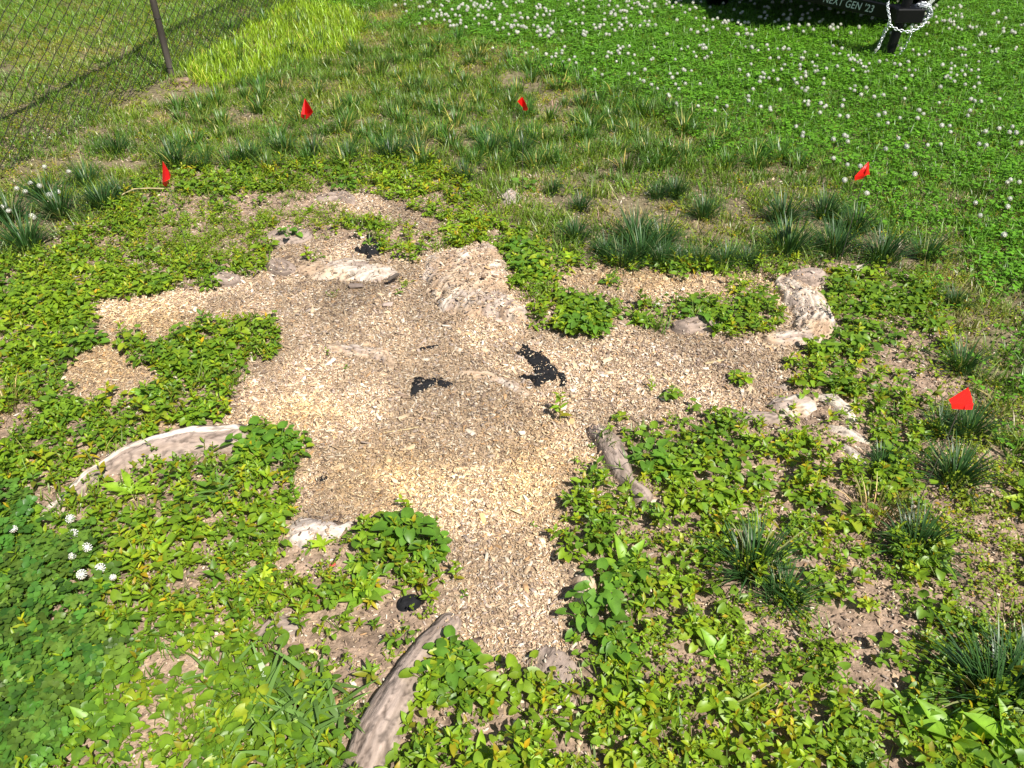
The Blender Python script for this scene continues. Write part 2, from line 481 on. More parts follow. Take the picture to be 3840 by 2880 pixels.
G_ROOT = 'surface roots of the removed tree'
feature('tree_root', 'long curved root with a stripped white flank, at the clover patch on the left', 'root',
        polyline_fn([(95,1112),(130,1090),(195,1035),(265,1000),(340,975),(420,958),(505,955)], [.018,.028,.036,.043,.05,.06,.055], .8, .004, 3), 'stripped', .005, G_ROOT)
feature('tree_root', 'thick grey-tan root running down to the bottom edge beside broad grass blades', 'root',
        polyline_fn([(775,1700),(815,1600),(858,1520),(890,1460),(925,1410),(970,1358)], [.043,.041,.038,.035,.032,.028], .95, .0035, 8), 'bark', .005, G_ROOT)
feature('tree_root', 'pinkish bark root end sloping right of the chip patch, beside violet leaves', 'root',
        polyline_fn([(1288,945),(1315,975),(1335,1020),(1350,1050),(1385,1085)], [.03,.036,.032,.022,.03], .95, .005, 12), 'bark', .005, G_ROOT)
feature('tree_root', 'short pale level root with a cut right end, above the right weed patch', 'root',
        polyline_fn([(1575,912),(1610,913),(1665,914)], [.016,.020,.022], 1.0, .002, 15), 'bark', .004, G_ROOT)
feature('tree_root', 'white peeled root arching down right of the broad flat root', 'root',
        polyline_fn([(1768,866),(1795,872),(1825,895),(1848,922)], [.012,.027,.026,.008], .8, .004, 18), 'white', .004, G_ROOT)
feature('tree_root', 'pale short root just below the white peeled arch', 'root',
        polyline_fn([(1795,930),(1830,940),(1870,956)], [.014,.02,.01], .7, .003, 21), 'white', .004, G_ROOT)
feature('tree_root', 'lowest white root sliver of the right hand roots, under a single leaf', 'root',
        polyline_fn([(1826,968),(1845,990),(1878,1018)], [.01,.02,.008], .8, .003, 24), 'white', .004, G_ROOT)
feature('tree_root', 'broad flat pinkish root at the right edge of the wood chips', 'root',
        poly_fn([(1655,890),(1665,868),(1720,862),(1760,868),(1762,892),(1740,905),(1690,908)], .03, .03, .004, 27, (0, .0)), 'wood', .005, G_ROOT)
feature('tree_root', 'half buried low root ridge with flaking pale wood amid the chips', 'root',
        polyline_fn([(715,758),(770,764),(830,775),(850,800)], [.022,.03,.026,.012], .55, .006, 30), 'wood', .005, G_ROOT)
feature('tree_root', 'faint chip covered root ridge between the two black fabric scraps', 'root',
        polyline_fn([(1000,812),(1050,818),(1100,835),(1135,858)], [.012,.02,.02,.014], .5, .004, 33), 'wood', .005, G_ROOT)
feature('tree_root', 'long fibrous root mass with loose bark along the right rim of the chips', 'root',
        polyline_fn([(1700,622),(1735,655),(1765,700),(1745,735),(1665,745)], [.05,.075,.07,.06,.03], .55, .012, 36), 'wood', .006, G_ROOT)
feature('root_knob', 'rounded brown root knob beside the right weeds, above the root mass', 'root knob',
        polyline_fn([(1728,610),(1758,606)], [.05,.05], .65, .006, 39), 'bark', .005, G_ROOT)
feature('root_knob', 'round sawn root knob against the weeds left of the torn fabric', 'root knob',
        polyline_fn([(480,612),(500,618)], [.04,.045], .7, .005, 42), 'bark', .005, G_ROOT)
feature('root_knob', 'low bark covered knob, upper one of the pair left of the fabric scrap', 'root knob',
        polyline_fn([(600,522),(645,520)], [.055,.06], .5, .006, 45), 'bark', .005, G_ROOT)
feature('root_knob', 'bark knob, lower one of the pair left of the fabric scrap', 'root knob',
        polyline_fn([(598,582),(615,592)], [.045,.05], .6, .006, 48), 'bark', .005, G_ROOT)
feature('root_knob', 'brown domed knob poking out of the chips below the right leaf clump', 'root knob',
        polyline_fn([(1470,722),(1518,712)], [.04,.05], .7, .006, 51), 'bark', .005, G_ROOT)
feature('tree_root', 'flat grey root slab at the lower left rim of the chips', 'root',
        poly_fn([(625,1150),(650,1128),(690,1130),(735,1145),(760,1140),(755,1165),(715,1178),(680,1172),(660,1195),(630,1180)], .022, .02, .004, 54), 'stone', .005, G_ROOT)
feature('tree_root', 'small grey root hump under the violet leaves on the left', 'root',
        polyline_fn([(578,1040),(620,1028)], [.025,.03], .5, .004, 57), 'bark', .005, G_ROOT)
feature('tree_root', 'split root stub with orange heartwood right of the lower chips', 'root',
        poly_fn([(1232,1262),(1262,1255),(1290,1272),(1290,1300),(1268,1330),(1245,1335),(1240,1300)], .035, .02, .006, 60, (.1, 0), 1.1), 'wood', .004, G_ROOT)
feature('bark_slab', 'flat flaking bark slab at the bottom of the chip tongue', 'bark',
        poly_fn([(1145,1405),(1200,1402),(1245,1415),(1248,1470),(1235,1515),(1190,1505),(1160,1470)], .022, .035, .006, 63, (0, 0), 1.2), 'bark', .005)
feature('tree_root', 'small pale root piece beside the right leaf clump near the split stub', 'root',
        polyline_fn([(1335,1262),(1330,1282)], [.015,.018], .9, .003, 66), 'bark', .004, G_ROOT)
feature('stump_remains', 'ground down stump top with a bark rim at the back of the chips', 'stump',
        poly_fn([(920,578),(960,566),(1030,562),(1055,545),(1075,560),(1085,580),(1105,605),(1112,640),(1095,660),(1125,675),(1140,700),(1135,722),
                 (1110,712),(1070,700),(1020,700),(960,690),(930,650),(912,610)], .055, .05, .010, 69, (.02, .0), .9), 'wood', .006)
feature('tree_root', 'worn wood ridge under the torn fabric scrap at the back', 'root',
        poly_fn([(640,590),(700,570),(770,570),(840,590),(870,610),(820,625),(740,620),(670,615)], .03, .05, .008, 72), 'wood', .006, G_ROOT)
feature('rock', 'small pinkish rock in the bare patch behind the chips', 'rock',
        poly_fn([(1082,440),(1095,430),(1115,432),(1128,445),(1118,456),(1092,456)], .05, .025, .005, 75), 'stone', .005)
feature('tree_root', 'low root lump in the bare path behind the chips', 'root',
        polyline_fn([(700,440),(745,436),(765,452)], [.03,.035,.02], .6, .006, 78), 'bark', .006, G_ROOT)
feature('rock', 'long flat white rock at the edge of the right weeds', 'rock',
        poly_fn([(1808,580),(1830,577),(1865,573),(1880,580),(1850,586),(1820,590)], .02, .02, .003, 81), 'white', .005)
feature('soil_heap', 'crumbly light soil heap at the foot of the fence post', 'soil heap',
        polyline_fn([(378,182),(392,185)], [.07,.08], .6, .02, 84), 'soil', .01)
feature('tree_root', 'grey bark root showing through the grass blades at lower left', 'root',
        polyline_fn([(560,1385),(600,1355),(640,1360)], [.02,.03,.02], .5, .005, 87), 'bark', .005, G_ROOT)

# ------------------------------------------------------------------ ground sheet
def axis(a, b, step, far, k=1.25):
    m = list(np.arange(a, b + step / 2, step)); s = step; hi = m[-1]
    while hi < far: s *= k; hi += s; m.append(hi)
    s = step; lo = m[0]
    while lo > -far: s *= k; lo -= s; m.insert(0, lo)
    return np.array(m)
gx = axis(-4.5, 5.0, .022, 250); gy = axis(.2, 7.0, .022, 250)
X, Y = np.meshgrid(gx, gy); x, y = X.ravel(), Y.ravel()
near = sst(30, 8, np.hypot(x, y))
z = gz(x, y) * near
u, v = g2d(x, y)
front = y > .3
mul = np.zeros(len(x)); turf = np.ones(len(x))
mul[front] = in_mulch(u[front], v[front]); turf[front] = turf_amt(u[front], v[front])
SOIL = np.array([.30, .215, .155]); FINE = np.array([.36, .26, .17]); TURFC = np.array([.085, .10, .035])
n1 = fbm(x, y, 6, 40, 4)[:, None]
C = SOIL * (.7 + .7 * n1) * (1 - mul[:, None]) + FINE * (.75 + .5 * n1) * mul[:, None]
C = C * (1 - .55 * turf[:, None]) + TURFC * .55 * turf[:, None]
nx, ny = len(gx), len(gy)
idx = np.arange(nx * ny).reshape(ny, nx)
F = np.stack([idx[:-1, :-1], idx[:-1, 1:], idx[1:, 1:], idx[1:, :-1]], -1).reshape(-1, 4)
M_GROUND = mat('soil', attr='Col', rough=.95, spec=.08, vary=.45, vscale=45, bump=.006, bscale=120)
g = link('ground', new_mesh('ground', np.stack([x, y, z], 1), F, C, True, [M_GROUND]))
tag(g, 'bare soil and fine wood mulch under the weeds and lawn', None, None, 'structure')

# ------------------------------------------------------------------ black landscape fabric scraps
M_FAB = mat('fabric', attr='Col', rough=.85, spec=.2, bump=.0015, bscale=400)
def px(pts, x0, y0, s): return [((x0 + a * s) / K, (y0 + b * s) / K) for a, b in pts]
G_FAB = 'scraps of black landscape fabric'
s1 = 260 / 1125
P1 = px([(120,235),(190,240),(240,190),(245,130),(290,150),(340,145),(380,190),(470,240),(520,240),(560,210),(590,270),(640,330),(700,390),(760,430),(800,500),(840,560),
         (930,600),(970,680),(960,780),(900,810),(850,800),(790,820),(860,760),(860,690),(800,640),(700,620),(500,605),(460,590),(430,520),(400,460),(350,400),(290,350),(190,280)], 1900, 1280, s1)
feature('landscape_fabric', 'largest black fabric scrap, a long torn strip right of centre on the chips', 'fabric scrap',
        poly_fn(P1, .010, .006, .007, 101), 'fabric', .002, G_FAB, M_FAB, True)
P2 = px([(190,630),(270,615),(330,645),(430,650),(560,632),(700,615),(830,640),(850,680),(800,695),(650,722),(540,770),(520,800),(430,792),(380,820),(440,760),(430,720),(350,690),(250,665)], 1900, 1280, s1)
feature('landscape_fabric', 'narrow rolled black fabric strip lying along the foot of the largest scrap', 'fabric scrap',
        poly_fn(P2, .022, .010, .004, 104), 'fabric', .002, G_FAB, M_FAB, True)
s2 = 220 / 1270
P3 = px([(240,740),(215,640),(250,560),(240,430),(280,330),(320,275),(390,255),(500,270),(560,300),(620,275),(700,255),(830,255),(960,262),(970,300),(900,300),(850,310),
         (960,350),(1060,370),(1180,430),(1080,460),(1000,530),(930,480),(860,460),(800,380),(740,440),(650,500),(560,580),(500,610),(430,600),(380,600),(380,740),(330,700),(290,680)], 1500, 1380, s2)
feature('landscape_fabric', 'black fabric scrap shaped like a bent flap, left of the largest one', 'fabric scrap',
        poly_fn(P3, .009, .005, .006, 107), 'fabric', .002, G_FAB, M_FAB, True)
s3 = 140 / 1212
P4 = px([(130,560),(150,480),(240,470),(300,530),(370,500),(370,380),(430,280),(490,290),(530,420),(600,520),(700,520),(690,400),(720,240),(600,260),(500,250),(540,180),(530,60),(620,50),
         (730,150),(830,230),(930,400),(940,540),(880,680),(700,740),(600,820),(520,870),(480,780),(480,680),(330,640),(200,590)], 1320, 900, s3)
feature('landscape_fabric', 'crumpled standing black fabric scrap against the weeds at the back', 'fabric scrap',
        poly_fn(P4, .035, .02, .012, 110), 'fabric', .004, G_FAB, M_FAB, True)
feature('landscape_fabric', 'thin black fabric sliver above the bent flap', 'fabric scrap',
        polyline_fn([(908,764),(925,761),(945,757)], [.006,.009,.006], .8, .002, 113), 'fabric', .003, G_FAB, M_FAB)
feature('landscape_fabric', 'small round black fabric wad at the lower weeds', 'fabric scrap',
        polyline_fn([(876,1312),(890,1310)], [.018,.02], .8, .005, 116), 'fabric', .003, G_FAB, M_FAB)
feature('landscape_fabric', 'tiny black fabric bit at the left rim of the chips', 'fabric scrap',
        polyline_fn([(688,1044),(702,1042)], [.009,.011], .5, .004, 119), 'fabric', .003, G_FAB, M_FAB)
feature('landscape_fabric', 'dark fabric bit half hidden behind the right leaf clump', 'fabric scrap',
        polyline_fn([(1568,682),(1590,680)], [.02,.02], .5, .005, 122), 'fabric', .004, G_FAB, M_FAB)

# ------------------------------------------------------------------ wood chips
def T_chip(curl=0.):
    V = np.array([(-.5, -.5, 0), (.5, -.5, 0), (.5, .5, 0), (-.5, .5, 0), (-.42, -.35, 1), (.42, -.42, 1), (.36, .4, 1), (-.45, .42, 1)], float)
    V += rng.normal(0, .10, V.shape)
    V[:, 2] += curl * (np.abs(V[:, 0]) ** 2) * 6
    F = np.array([(4, 5, 6, 7), (0, 1, 5, 4), (1, 2, 6, 5), (2, 3, 7, 6), (3, 0, 4, 7)])
    return V, F, np.ones((8, 3))
def chips(name, x, y, label, base_pick, lmul=1.0, keep_white=.18):
    n = len(x)
    z = surf(x, y)
    L = rng.lognormal(math.log(.0078), .50, n) * lmul; Wd = L * rng.uniform(.16, .5, n); Th = rng.uniform(.0008, .0022, n)
    a = rng.uniform(0, 2 * np.pi, n); tx = rng.normal(0, .28, n); ty = rng.normal(0, .28, n)
    ch = [T_chip(rng.uniform(-.2, .5)) for _ in range(8)]
    ti = rng.integers(0, 8, n)
    T = np.stack([c[0] for c in ch])[ti]
    vx, vy, vz = T[..., 0] * L[:, None], T[..., 1] * Wd[:, None], T[..., 2] * Th[:, None]
    ca, sa = np.cos(a)[:, None], np.sin(a)[:, None]
    X = vx * ca - vy * sa; Y = vx * sa + vy * ca; Z = vz + X * tx[:, None] + Y * ty[:, None]
    lift = rng.uniform(0, .006, n)
    P = np.stack([X + x[:, None], Y + y[:, None], Z + (z + lift)[:, None]], -1).reshape(-1, 3)
    F = (ch[0][1][None] + (np.arange(n) * 8)[:, None, None]).reshape(-1, 4)
    C = np.repeat(base_pick, 8, axis=0)
    me = new_mesh(name, P, F, np.clip(C, 0, .92), False, [M_CHIP])
    return tag(link(name, me), label, None, None, 'stuff')
PAL = 1.14 * np.array([[.47, .335, .215], [.58, .44, .29], [.70, .60, .47], [.32, .225, .16], [.17, .12, .09], [.43, .34, .28], [.52, .32, .165]])
x, y = sample(560000, -3.2, 3.2, .9, 5.2)
u, v = g2d(x, y)
m = in_mulch(u + rng.normal(0, 13, len(u)), v + rng.normal(0, 8, len(u))) & vis(x, y)
x, y, u, v = x[m], y[m], u[m], v[m]
dk = fbm(x, y, 1.7, 60, 4)
darkz = np.zeros(len(x))
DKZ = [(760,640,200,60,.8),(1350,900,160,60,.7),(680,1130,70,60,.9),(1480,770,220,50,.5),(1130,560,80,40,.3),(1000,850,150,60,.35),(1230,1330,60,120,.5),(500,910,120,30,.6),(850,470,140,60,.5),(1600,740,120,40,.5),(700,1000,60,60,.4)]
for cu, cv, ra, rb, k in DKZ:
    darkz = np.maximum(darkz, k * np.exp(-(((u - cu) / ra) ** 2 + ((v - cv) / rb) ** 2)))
yel = np.zeros(len(x))
YLZ = [(230,790,120,60),(1400,610,220,40),(850,1050,180,80),(640,900,100,40),(330,700,120,40),(1150,1050,120,120)]
for cu, cv, ra, rb in YLZ:
    yel = np.maximum(yel, np.exp(-(((u - cu) / ra) ** 2 + ((v - cv) / rb) ** 2)))
r = rng.random(len(x)) + (dk - .5) * .25 + darkz * .18
pi_ = np.select([r < .27, r < .53, r < .67, r < .80, r < .92], [0, 1, 2, 5, 3], 4)
pi_ = np.where(rng.random(len(x)) < .05, 6, pi_)
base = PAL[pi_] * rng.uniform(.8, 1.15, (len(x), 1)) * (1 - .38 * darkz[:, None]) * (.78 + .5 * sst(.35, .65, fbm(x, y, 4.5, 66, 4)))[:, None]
base = base * (1 + yel[:, None] * np.array([.14, .06, -.16]))
# fewer chips lie on raised wood and on the fabric
zz = surf(x, y) - gz(x, y)
stz = inpoly(u, v, [(900,540),(1160,540),(1160,740),(900,740)])
kp = rng.random(len(x)) < np.where(zz > .004, np.where(stz, .5, .16), 1.0)
fab = np.zeros(len(x), bool)
for p in (P1, P2, P3, P4): fab |= inpoly(u, v, p)
kp &= ~fab | (rng.random(len(x)) < .05)
chips('wood_chips', x[kp], y[kp], 'layer of tan shredded wood chips spread over the ground stump', base[kp])
xf_, yf_ = sample(1500000, -3.2, 3.2, .9, 5.2)
uf_, vf_ = g2d(xf_, yf_)
mf = vis(xf_, yf_, 60, 60); xf_, yf_, uf_, vf_ = xf_[mf], yf_[mf], uf_[mf], vf_[mf]
mf = in_mulch(uf_ + rng.normal(0, 16, len(uf_)), vf_ + rng.normal(0, 10, len(uf_)))
xf_, yf_, uf_, vf_ = xf_[mf], yf_[mf], uf_[mf], vf_[mf]
zg = gz(xf_, yf_); zs_ = surf(xf_, yf_); mf = (zs_ - zg < .004) | (rng.random(len(xf_)) < .10)
xf_, yf_, uf_, vf_, zs_ = xf_[mf], yf_[mf], uf_[mf], vf_[mf], zs_[mf]
n = len(xf_)
L = rng.lognormal(math.log(.0042), .4, n); Wd = L * rng.uniform(.2, .5, n); a = rng.uniform(0, 6.28, n); tx = rng.normal(0, .4, n); ty = rng.normal(0, .4, n)
q = np.array([(-.5, -.5), (.5, -.35), (.45, .5), (-.5, .4)])
X_ = q[None, :, 0] * L[:, None]; Y_ = q[None, :, 1] * Wd[:, None]
X2 = X_ * np.cos(a)[:, None] - Y_ * np.sin(a)[:, None]; Y2 = X_ * np.sin(a)[:, None] + Y_ * np.cos(a)[:, None]
Z2 = X2 * tx[:, None] + Y2 * ty[:, None] + (zs_ + .0015 + rng.uniform(0, .003, n))[:, None]
Pf = np.stack([X2 + xf_[:, None], Y2 + yf_[:, None], Z2], -1).reshape(-1, 3)
dz = np.zeros(n); yz_ = np.zeros(n)
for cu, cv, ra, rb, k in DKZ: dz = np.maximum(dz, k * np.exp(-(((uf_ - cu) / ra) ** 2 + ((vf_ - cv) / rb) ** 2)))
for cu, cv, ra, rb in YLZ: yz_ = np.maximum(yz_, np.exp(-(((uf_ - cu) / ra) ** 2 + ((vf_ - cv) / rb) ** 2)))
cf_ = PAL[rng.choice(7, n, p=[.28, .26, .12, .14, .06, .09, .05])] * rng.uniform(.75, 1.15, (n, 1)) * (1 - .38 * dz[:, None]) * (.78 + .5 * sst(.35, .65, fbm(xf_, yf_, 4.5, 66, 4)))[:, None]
cf_ = cf_ * (1 + yz_[:, None] * np.array([.14, .06, -.16]))
tag(link('sawdust', new_mesh('sawdust', Pf, np.arange(n * 4).reshape(-1, 4), np.clip(np.repeat(cf_, 4, axis=0), 0, .9), False, [M_CHIP])), 'fine sawdust and wood fibres between the larger chips', None, None, 'stuff')
x2, y2 = sample(260000, -3.4, 4.2, .6, 5.6)
u, v = g2d(x2, y2)
m = ~in_mulch(u, v) & vis(x2, y2, 100, 60) & ~turf_amt(u, v) | (turf_amt(u, v) & (rng.random(len(u)) < .25) & (v > 150))
m &= ~((u < 260) & (v > 1080)) & (surf(x2, y2) - gz(x2, y2) < .006)
x2, y2 = x2[m], y2[m]
b2 = PAL[rng.choice(7, len(x2), p=[.22, .15, .12, .22, .16, .1, .03])] * rng.uniform(.65, 1.05, (len(x2), 1))
chips('plant_litter', x2, y2, 'thin litter of chips and dead stems on the soil between weeds', b2, .9)

# ------------------------------------------------------------------ ground cover weeds
GRN = np.array([.235, .375, .020]); GRN2 = np.array([.115, .235, .022]); YEL = np.array([.37, .43, .028]); DRK = np.array([.075, .180, .024]); BLU = np.array([.044, .112, .026])
TS = [T_smart(int(R(7, 12)), R(.035, .075), R(.026, .038), R(.011, .016)) for _ in range(12)]
TV = [T_violet(int(R(6, 10)), R(.03, .05), R(.020, .032)) for _ in range(8)]
TR = [T_rosette(int(R(6, 10)), R(.06, .10), R(.018, .03)) for _ in range(5)]
TM = [T_small(18, .035, R(.007, .012), R(.02, .045)) for _ in range(10)]
TC = [T_clover(6, .035, R(.013, .017), R(.04, .06)) for _ in range(8)]
TG = [T_turf(10, .03, .055, .0035, .9, .1) for _ in range(8)]
def off_wood(x, y):
    return (surf(x, y) - gz(x, y) < .010) | (rng.random(len(x)) < .06)
def zone(u, v, e):   # soft membership of ellipses
    r = np.zeros(len(u))
    for cu, cv, a, b in e: r = np.maximum(r, 1 - ((u - cu) / a) ** 2 - ((v - cv) / b) ** 2)
    return np.clip(r, 0, 1)
x, y = sample(44000, -3.2, 4.2, .5, 5.6)
u, v = g2d(x, y)
m = vis(x, y, 200, 160) & ~in_mulch(u, v) & ~turf_amt(u, v) & off_wood(x, y)
x, y, u, v = x[m], y[m], u[m], v[m]
spm = in_sparse(u, v)
dn = fbm(x, y, 5.5, 80, 3)
clov = sst(0, .5, 1 - (np.maximum(u - 20, 0) / 200) ** 2 - (np.abs(v - 1370) / 330) ** 2 + (fbm(x, y, 5, 85) - .5) * 1.5) * np.where(v > 1380, .6, .95)
fine = zone(u, v, [(2130,900,170,280),(2080,1080,150,140),(640,470,160,60),(1130,470,120,50),(450,520,180,60),(720,430,60,30),(1700,1380,220,90),(1500,1450,160,80),(690,1240,120,60),(2150,1250,140,200),(1600,600,80,40)])
keep = rng.random(len(x)) < np.where(spm, .20, np.where(dn > .38, .95, .36)) * (1 - .8 * clov)
violz = zone(u, v, [(560,960,110,50),(1400,1000,70,50),(1130,560,90,90),(1260,700,60,50),(1520,685,80,40),(1290,1290,90,60),(900,1150,90,60),(350,1520,380,160),(1050,1450,150,80),(1480,960,120,60),(200,700,240,120),(640,560,60,30),(1850,680,150,110)])
rr = rng.random(len(x)); tn = fbm(x, y, 2.2, 90, 3)
kindv = np.where(rr < .20 + .45 * (violz > .05), 1, 0)
kindv = np.where(rng.random(len(x)) < fine * 1.4, 2, kindv)
kindv = np.where(rng.random(len(x)) < .012, 3, kindv)
yz = sst(.4, .7, tn)
col = mixc(GRN2, GRN, np.clip(rng.normal(.55, .3, len(x)) + yz * .4 - .2, 0, 1.1))
top = rng.random(len(x)) < .10 + .12 * yz
col = np.where(top[:, None], mixc(GRN, YEL, rng.random(len(x)) * .8), col)
scl = rng.uniform(.55, 1.1, len(x)) * np.where(v < 650, .95, 1.0)
for k, T, nm, lb, sm, mc in [(0, TS, 'leafy_weeds', 'dense cover of upright weeds with pointed oval bright green leaves', 1.0, 1),
                         (1, TV, 'violet_leaves', 'low spreading weeds with heart shaped green leaves', 1.0, .85),
                         (3, TR, 'rosette_weeds', 'scattered flat rosettes of long light green leaves', .9, 1.3)]:
    s = keep & (kindv == k)
    cc = col[s] * mc
    scatter(nm, T, x[s], y[s], scl[s] * sm, cc, M_LEAF, lb, .22)
# small leaved creeping cover: fills between
xs, ys = sample(48000, -3.2, 4.2, .5, 6.0)
us, vs = g2d(xs, ys)
m = vis(xs, ys, 150, 100) & ~in_mulch(us, vs) & ~turf_amt(us, vs) & off_wood(xs, ys)
xs, ys, us, vs = xs[m], ys[m], us[m], vs[m]
fz = zone(us, vs, [(2130,900,170,280),(2080,1080,150,140),(640,470,160,60),(1130,470,120,50),(450,520,180,60),(720,430,60,30),(1700,1380,220,90),(1500,1450,160,80),(690,1240,120,60),(2150,1250,140,200),(1600,600,80,40),(500,1300,200,100)])
sp2 = in_sparse(us, vs)
kk = rng.random(len(xs)) < np.where(sp2, .12, .30 + .65 * (fz > .02) * 1.0 - .25 * (fbm(xs, ys, 6, 99) < .42))
cf = mixc(GRN, YEL, np.clip(fbm(xs, ys, 2.5, 101) * 1.6 - .55 + .45 * fz * (us > 1900), 0, 1))
cf = mixc(GRN2, (0, 0, 0), np.zeros(len(xs))) * .4 + cf * .6
scatter('creeping_weeds', TM, xs[kk], ys[kk], rng.uniform(.7, 1.3, kk.sum()), cf[kk] * rng.uniform(.75, 1.2, (kk.sum(), 1)), M_LEAF, 'low creeping weeds with tiny yellow green leaves', .2)
# grass blades mixed in the weeds
x3, y3 = sample(5200, -3.2, 3.6, .5, 5.6)
u3, v3 = g2d(x3, y3)
m = vis(x3, y3, 150, 100) & ~in_mulch(u3, v3) & ~turf_amt(u3, v3) & (fbm(x3, y3, 3, 110) > .5)
scatter('weed_grass', TG, x3[m], y3[m], rng.uniform(.7, 1.5, m.sum()), mixc(GRN2, YEL, rng.random(m.sum()) * .4) * .9, M_GRASS, 'thin grass blades growing among the weeds', .3)
# clover carpet, lower left
x4, y4 = sample(9000, -2.2, .2, .45, 2.6)
u4, v4 = g2d(x4, y4)
cl = sst(0, .5, 1 - (np.maximum(u4 - 20, 0) / 240) ** 2 - (np.abs(v4 - 1400) / 360) ** 2 + (fbm(x4, y4, 5, 85) - .5) * 1.5)
m = (rng.random(len(x4)) < cl) & vis(x4, y4, 200, 200)
scatter('clover_leaves', TC, x4[m], y4[m], rng.uniform(.75, 1.15, m.sum()), DRK * rng.uniform(.65, 1.6, (m.sum(), 1)) * rng.uniform([.85, 1, .9], [1.5, 1, 1], (m.sum(), 3)), M_LEAF, 'dark green carpet of round clover leaves at lower left', .3)

# ------------------------------------------------------------------ lawn behind
TT = [T_turf(11, .035, R(.045, .075), .0042, .75, .10) for _ in range(10)]
TTd = [T_turf(10, .04, .045, .0042, 1.1, .0) for _ in range(6)]
TTl = [T_turf(9, .04, .085, .006, .6, .06) for _ in range(6)]
TCf = [T_clover(6, .04, .0105, .045) for _ in range(6)]
TMf = [T_small(18, .04, .0105, .03) for _ in range(6)]
def lawn_points(n, x0, x1, y0, y1):
    x, y = rng.uniform(x0, x1, n), y0 + (y1 - y0) * rng.random(n) ** 1.15
    u, v = g2d(x, y); m = vis(x, y, 260, 120) & turf_amt(u, v)
    return x[m], y[m], u[m], v[m]
FENX = lambda y: -2.59 + (y - 6.05) * .109
x, y, u, v = lawn_points(190000, -7.5, 7.5, 1.2, 10.6)
lush = sst(-.22, .24, (u - np.interp(v, [0, 60, 200, 400, 560, 700, 1000], [760, 900, 1330, 1900, 2000, 2100, 2230])) / 900 + (fbm(x, y, 1.6, 120) - .5) * .7)
left = sst(-.05, .1, FENX(y) - x)
lime = zone(u, v, [(640,70,170,75),(520,130,110,60),(470,160,80,40)]) * (left < .3)
patchy = fbm(x, y, 2.6, 130, 4)
dry = sst(.52, .66, patchy) * (1 - lush) * (1 - left * .5)
bare = ((fbm(x, y, 3.3, 140, 3) > .66) & (lush < .4) & (v > 140))
dens = np.where(bare, .12, .55 + .45 * lush) * np.where(dry > .5, .7, 1)
kp = rng.random(len(x)) < dens
isd = rng.random(len(x)) < dry * .8
isl = rng.random(len(x)) < sst(0, .5, lime) * .6
ism = (rng.random(len(x)) < .30 + .25 * left + dry * .3) & ~isl
isc = (rng.random(len(x)) < lush * .36) & ~isl
TURF1 = np.array([.105, .215, .022]); TURF2 = np.array([.22, .32, .025]); LUSH = np.array([.105, .255, .016]); DRY = np.array([.40, .34, .12]); LIME = np.array([.29, .45, .022]); LEFTC = np.array([.150, .30, .030])
tc = mixc(TURF1, TURF2, np.clip(fbm(x, y, 4, 150) * 1.8 - .5, 0, 1))
tc = tc * (1 - lush[:, None]) + LUSH * lush[:, None]
tc = tc * (1 - left[:, None] * .8) + LEFTC * left[:, None] * .8
tc = tc * (1 - .55 * dry[:, None]) + DRY * .55 * dry[:, None]
tc = tc * rng.uniform(.75, 1.25, (len(x), 1))
sc = np.where(v < 200, 1.15, 1.0) * rng.uniform(.7, 1.25, len(x))
a = kp & ~isd & ~isl & ~ism & ~isc
scatter('lawn_grass', TT, x[a], y[a], sc[a], tc[a], M_GRASS, 'short uneven lawn grass between the fence and the trailer', .3)
a = kp & isd & ~isl & ~ism
scatter('dry_grass', TTd, x[a], y[a], sc[a], DRY * rng.uniform(.7, 1.2, (a.sum(), 1)), M_GRASS, 'yellowed dry grass patches in the lawn', .3)
a = isl & (rng.random(len(x)) < .4)
scatter('lime_grass', TTl, x[a], y[a], sc[a], LIME * rng.uniform(.8, 1.15, (a.sum(), 1)), M_GRASS, 'tall lime green grass along the fence', .2)
a = kp & isc
scatter('lawn_clover', TCf, x[a], y[a], sc[a], LUSH * 1.25 * rng.uniform(.75, 1.3, (a.sum(), 1)), M_LEAF, 'clover leaves in the lush lawn at right', .2)
a = kp & ism & ~isc
scatter('lawn_weeds', TMf, x[a], y[a], sc[a], mixc(TURF2, YEL, rng.random(a.sum()) * .6) * rng.uniform(.75, 1.2, (a.sum(), 1)), M_LEAF, 'tiny yellow green weeds in the lawn', .2)

# ------------------------------------------------------------------ dark grass tufts, each a thing
def tuft_mesh(T, colr, name='grass_tuft'):
    V, F, C = T
    return new_mesh(name, V, F, np.clip(C * colr, 0, .9), True, [M_GRASS])
TUF = [tuft_mesh(T_tuft(int(R(150, 200)), .05, .165, .0050, 1.05), BLU * R(.85, 1.25)) for _ in range(7)]
TUFS = [tuft_mesh(T_tuft(int(R(60, 90)), .045, .115, .0055, .95), BLU * np.array([R(1.5, 2.4), R(1.4, 1.8), 1.0])) for _ in range(7)]
def place(name, me, u, v, s, label, cat, group=None, rz=None, sz=1.0):
    gxp, gyp = d2g(u, v); zz = float(surf(np.array([float(gxp)]), np.array([float(gyp)]))[0])
    gxp, gyp = d2g(u, v, zz)
    o = link(name, me, None, (float(gxp), float(gyp), zz - .002))
    o.rotation_euler = (0, 0, R(0, 6.28) if rz is None else rz); o.scale = (s, s, s * sz)
    return tag(o, label, cat, group)
G_T = 'dark green fescue tufts'
